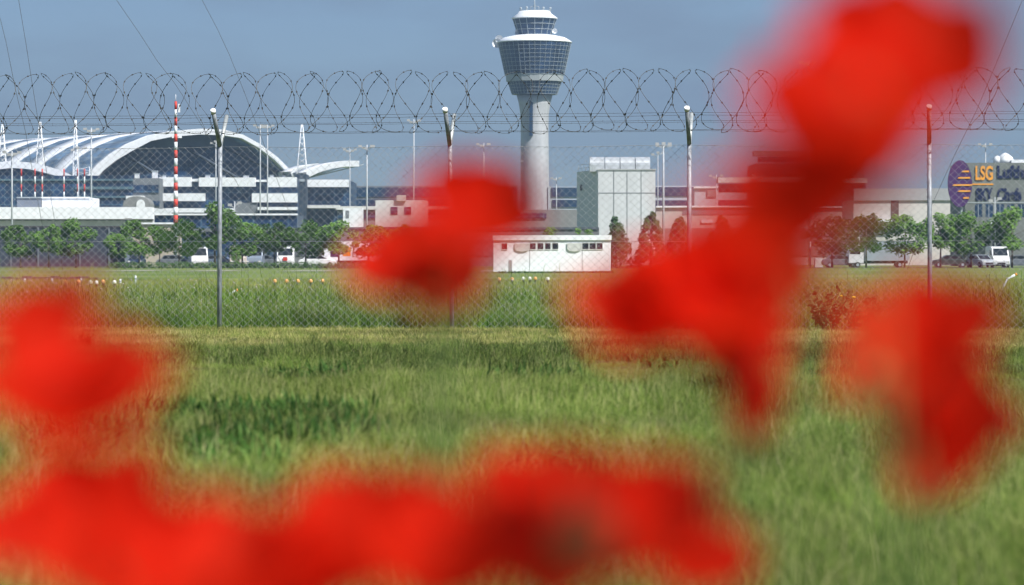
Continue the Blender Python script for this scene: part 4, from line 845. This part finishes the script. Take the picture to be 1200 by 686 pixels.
# ------------------------------------------------------------------ poppies (out of focus, within two metres)
PET = mat('poppy_petal', (.90, .042, .012), .6, .10, 40, c2=(.82, .020, .006), trans=.54, spec=.1)
STEM = mat('poppy_stem', (.12, .20, .05), .7, .2, 60, trans=.15); CAP = mat('poppy_capsule', (.17, .24, .07), .7, .2, 60); STA = mat('poppy_stamen', (.03, .018, .03), .8, .2, 60)
def petal(R_, spread, e0, e1, az, seed, ruffle=.10):
    b = MB(); nu, nv = 18, 12
    for j in range(nv + 1):
        v = j / nv
        for i in range(nu + 1):
            u = -1 + 2 * i / nu
            edge = 1 - .22 * abs(u) ** 2.2
            rho = z = 0; K = 8; vv = v * edge
            for q in range(K):
                tt_ = vv * (q + .5) / K; e = e0 + (e1 - e0) * tt_ + .18 * math.sin(5 * u + seed) * tt_; rho += math.cos(e) * vv / K; z += math.sin(e) * vv / K
            a = az + u * spread * (.82 + .18 * v); rf = 1 + ruffle * v * math.sin(7 * u + seed * 1.7) * .5
            z += ruffle * v * v * math.sin(9 * u + seed) * .5 + .05 * v * noise.noise(Vector((u * 3, v * 3, seed)))
            b.v.append((rho * rf * R_ * math.cos(a), rho * rf * R_ * math.sin(a), z * R_))
    for j in range(nv):
        for i in range(nu): k = j * (nu + 1) + i; b.face((k, k + 1, k + nu + 2, k + nu + 1), True)
    return b
def poppy(px, py, s, dia, tilt, spin, e0, e1, lab, seed, npet=4, stemx=0.0):
    """flower centre at depth s; tilt = (about x, about y) degrees of the cup's axis from straight up"""
    rng = random.Random(seed); c = Vector((X(px, s), s, Z(py, s))); bx_ = c.x + stemx; by_ = s + rng.uniform(-.05, .12)
    if by_ > 2.6: by_ = 2.6
    t = thing('poppy', (bx_, by_, gz(bx_, by_)), lab, 'poppy', 'out of focus red poppies in the foreground'); base = Vector(t.location)
    rot = Matrix.Rotation(R(tilt[1]), 4, 'Y') @ Matrix.Rotation(R(tilt[0]), 4, 'X'); up = rot @ Vector((0, 0, 1)); rec = c - up * dia * .22
    q = [base - base, (rec - base) * .35 + Vector((rng.uniform(-.02, .02), 0, .02)), (rec - base) * .75 + Vector((rng.uniform(-.012, .012), 0, 0)), rec - base - up * .02, rec - base]
    # smooth stem
    P = []
    for i in range(len(q) - 1):
        p0, p1, p2, p3 = q[max(i - 1, 0)], q[i], q[i + 1], q[min(i + 2, len(q) - 1)]
        for k in range(6):
            a = k / 6; P.append(.5 * ((2 * p1) + (p2 - p0) * a + (2 * p0 - 5 * p1 + 4 * p2 - p3) * a * a + (3 * p1 - p0 - 3 * p2 + p3) * a ** 3))
    P.append(q[-1]); b = MB().tube(P, .0020, 7, r1=.0014)
    for k in range(60):
        j = rng.randrange(2, len(P) - 2); a = rng.uniform(0, 6.28); b.tube([P[j], P[j] + Vector((math.cos(a), math.sin(a), .2)) * .006], .00018, 3)
    o = b.build('stem', STEM); o.parent = t
    for k in range(npet):
        az_ = spin + k * math.pi / 2 + (0 if npet == 4 else .4 * k); inner = k % 2
        b = petal(dia * .66 * (.92 if inner else 1), 1.22, e0 + (.18 if inner else -.1), e1 + (.25 if inner else -.1) + rng.uniform(-.15, .15), az_, seed + k)
        o = b.build('petal', PET); o.parent = t; o.matrix_local = Matrix.Translation(rec - base) @ rot
        sb = o.modifiers.new('smooth', 'SUBSURF'); sb.levels = 1; sb.render_levels = 1
    b = MB().lathe([(.001, 0), (.0045, .003), (.0062, .009), (.0068, .0125), (.0072, .0135), (.002, .0145)], 0, 0, 12); o = b.build('seed_capsule', CAP); o.parent = t; o.matrix_local = Matrix.Translation(rec - base) @ rot
    b = MB()
    for k in range(40):
        a = rng.uniform(0, 6.28); l = rng.uniform(.010, .016); tp = Vector((math.cos(a) * l * .8, math.sin(a) * l * .8, l * .8)); b.tube([(0, 0, .002), tp], .0003, 3); b.ball(tp, .0011, 5, 3)
    o = b.build('stamens', STA); o.parent = t; o.matrix_local = Matrix.Translation(rec - base) @ rot
    return t
def bud(px, py, s, lab, seed, col_red=False, ln=.024):
    rng = random.Random(seed); c = Vector((X(px, s), s, Z(py, s))); base = Vector((c.x + rng.uniform(-.03, .03), s + .04, 0)); base.z = gz(base.x, base.y)
    t = thing('poppy_bud', base, lab, 'poppy bud', 'green poppy buds in the foreground'); rel = c - base
    b = MB().tube([(0, 0, 0), rel * .4, rel * .85, rel + Vector((.004, 0, .016)), rel + Vector((.010, 0, .012)), rel + Vector((.012, 0, 0))], .0016, 6); o = b.build('stem', STEM); o.parent = t
    b = MB().lathe([(.001, -ln / 2), (.006, -ln * .4), (.009, -ln * .1), (.0085, ln * .2), (.004, ln * .45), (.001, ln / 2)], 0, 0, 12); o = b.build('bud_case', CAP); o.parent = t; o.location = rel + Vector((.012, 0, -ln * .4))
PO = [ # px, py, s, dia, tilt(x,y), spin, e0, e1, label
 (52, 392, 1.50, .066, (20, -14), .3, .5, 1.3, 'upper part flower of the left edge pair, small and bright, above the larger one'),
 (78, 460, 1.40, .094, (14, 6), .9, .25, 1.2, 'wide open red poppy at the left edge, level with the fence foot'),
 (488, 312, 1.75, .076, (34, -18), .2, .4, 1.3, 'left bloom of the centre left poppy group, before the second fence post'),
 (546, 260, 1.70, .084, (38, 14), .8, .4, 1.35, 'upper right bloom of the centre left poppy group, left of the control tower shaft'),
 (514, 342, 1.80, .070, (20, 4), .5, .5, 1.3, 'lowest bloom of the centre left poppy group'),
 (1036, 92, 1.08, .086, (40, 2), .9, .3, 1.35, 'highest poppy, bright, reaching the top edge at the upper right'),
 (988, 168, 1.12, .094, (30, -20), 1.0, .35, 1.35, 'dark red poppy leaning left just below the highest one'),
 (772, 368, 1.55, .086, (36, -12), .2, .3, 1.3, 'bright poppy covering the right centre behind the conifers'),
 (850, 345, 1.55, .090, (34, 12), .7, .3, 1.3, 'larger deep red poppy right of the bright right centre one'),
 (862, 415, 1.60, .078, (-10, 6), 1.1, .5, 1.4, 'dark lower bloom under the deep red right centre one'),
 (920, 256, 1.25, .084, (10, -12), .6, .4, 1.3, 'dark red bloom lowest of the upper right group'),
 (1168, 500, 1.85, .036, (30, 10), .6, .5, 1.1, 'faint small poppy at the right edge beside the drooping one'),
 (1082, 410, 1.50, .090, (24, 4), .3, .5, 1.35, 'dark red poppy in front of the rightmost fence post foot'),
 (1022, 440, 1.70, .054, (34, -25), .9, .4, 1.2, 'small pinkish red poppy at the left side of the dark right one'),
 (1092, 490, 1.60, .074, (14, 4), .1, .8, 1.45, 'short bloom between the dark right poppy and the drooping one'),
 (1090, 548, 1.55, .104, (20, 4), .4, .8, 1.45, 'drooping narrow poppy directly under the dark right one'),
 (100, 622, 1.35, .088, (32, -15), .1, .4, 1.25, 'leftmost poppy of the bottom row'),
 (200, 676, 1.28, .092, (25, 10), .8, .3, 1.25, 'second poppy of the bottom row, low and wide'),
 (318, 695, 1.38, .088, (22, 0), .5, .4, 1.25, 'third poppy of the bottom row, low between its neighbours'),
 (412, 646, 1.42, .094, (24, -10), .2, .4, 1.3, 'fourth poppy of the bottom row, left of the brightest one'),
 (515, 660, 1.30, .090, (20, 5), .6, .4, 1.25, 'brightest orange red poppy in the middle of the bottom row'),
 (607, 604, 1.45, .080, (22, 5), .9, .5, 1.3, 'poppy rising highest in the bottom row, left of the green bud'),
 (722, 626, 1.38, .090, (28, -5), .3, .4, 1.3, 'pinkish red poppy right of the green bud in the bottom row'),
 (815, 668, 1.45, .060, (24, 16), .8, .5, 1.3, 'small last poppy at the right end of the bottom row'),
 (648, 668, 1.50, .082, (16, 6), .1, .5, 1.3, 'low poppy partly behind the green bud of the bottom row'),
]
for i, (px, py, s, dia, tl_, sp, e0, e1, lab) in enumerate(PO): poppy(px, py, s, dia, tl_, sp, e0, e1, lab, i + 5)
poppy(886, 505, 1.70, .076, (6, 3), .6, 1.2, 1.5, 'slender folded poppy hanging below the deep red right centre one', 60)
bud(650, 604, 1.22, 'large green bud among the bottom row of poppies', 71, ln=.021)

# ------------------------------------------------------------------ air
hz = MB().box(-420, 420, -40, 1350, -1.5, 125)
hm = bpy.data.materials.new('haze_air'); hm.use_nodes = True; t = hm.node_tree; t.nodes.clear()
pv = N(t, 'ShaderNodeVolumePrincipled'); pv.inputs['Color'].default_value = (.55, .76, 1, 1); pv.inputs['Density'].default_value = .00018; pv.inputs['Anisotropy'].default_value = .2
mo = N(t, 'ShaderNodeOutputMaterial'); t.links.new(pv.outputs[0], mo.inputs['Volume'])
tag(hz.build('haze', hm), 'thin blue summer haze', 'haze', kind='stuff')
for o in list(bpy.data.objects):
    if o.get('label') == 'x': print('UNUSED', o.name)
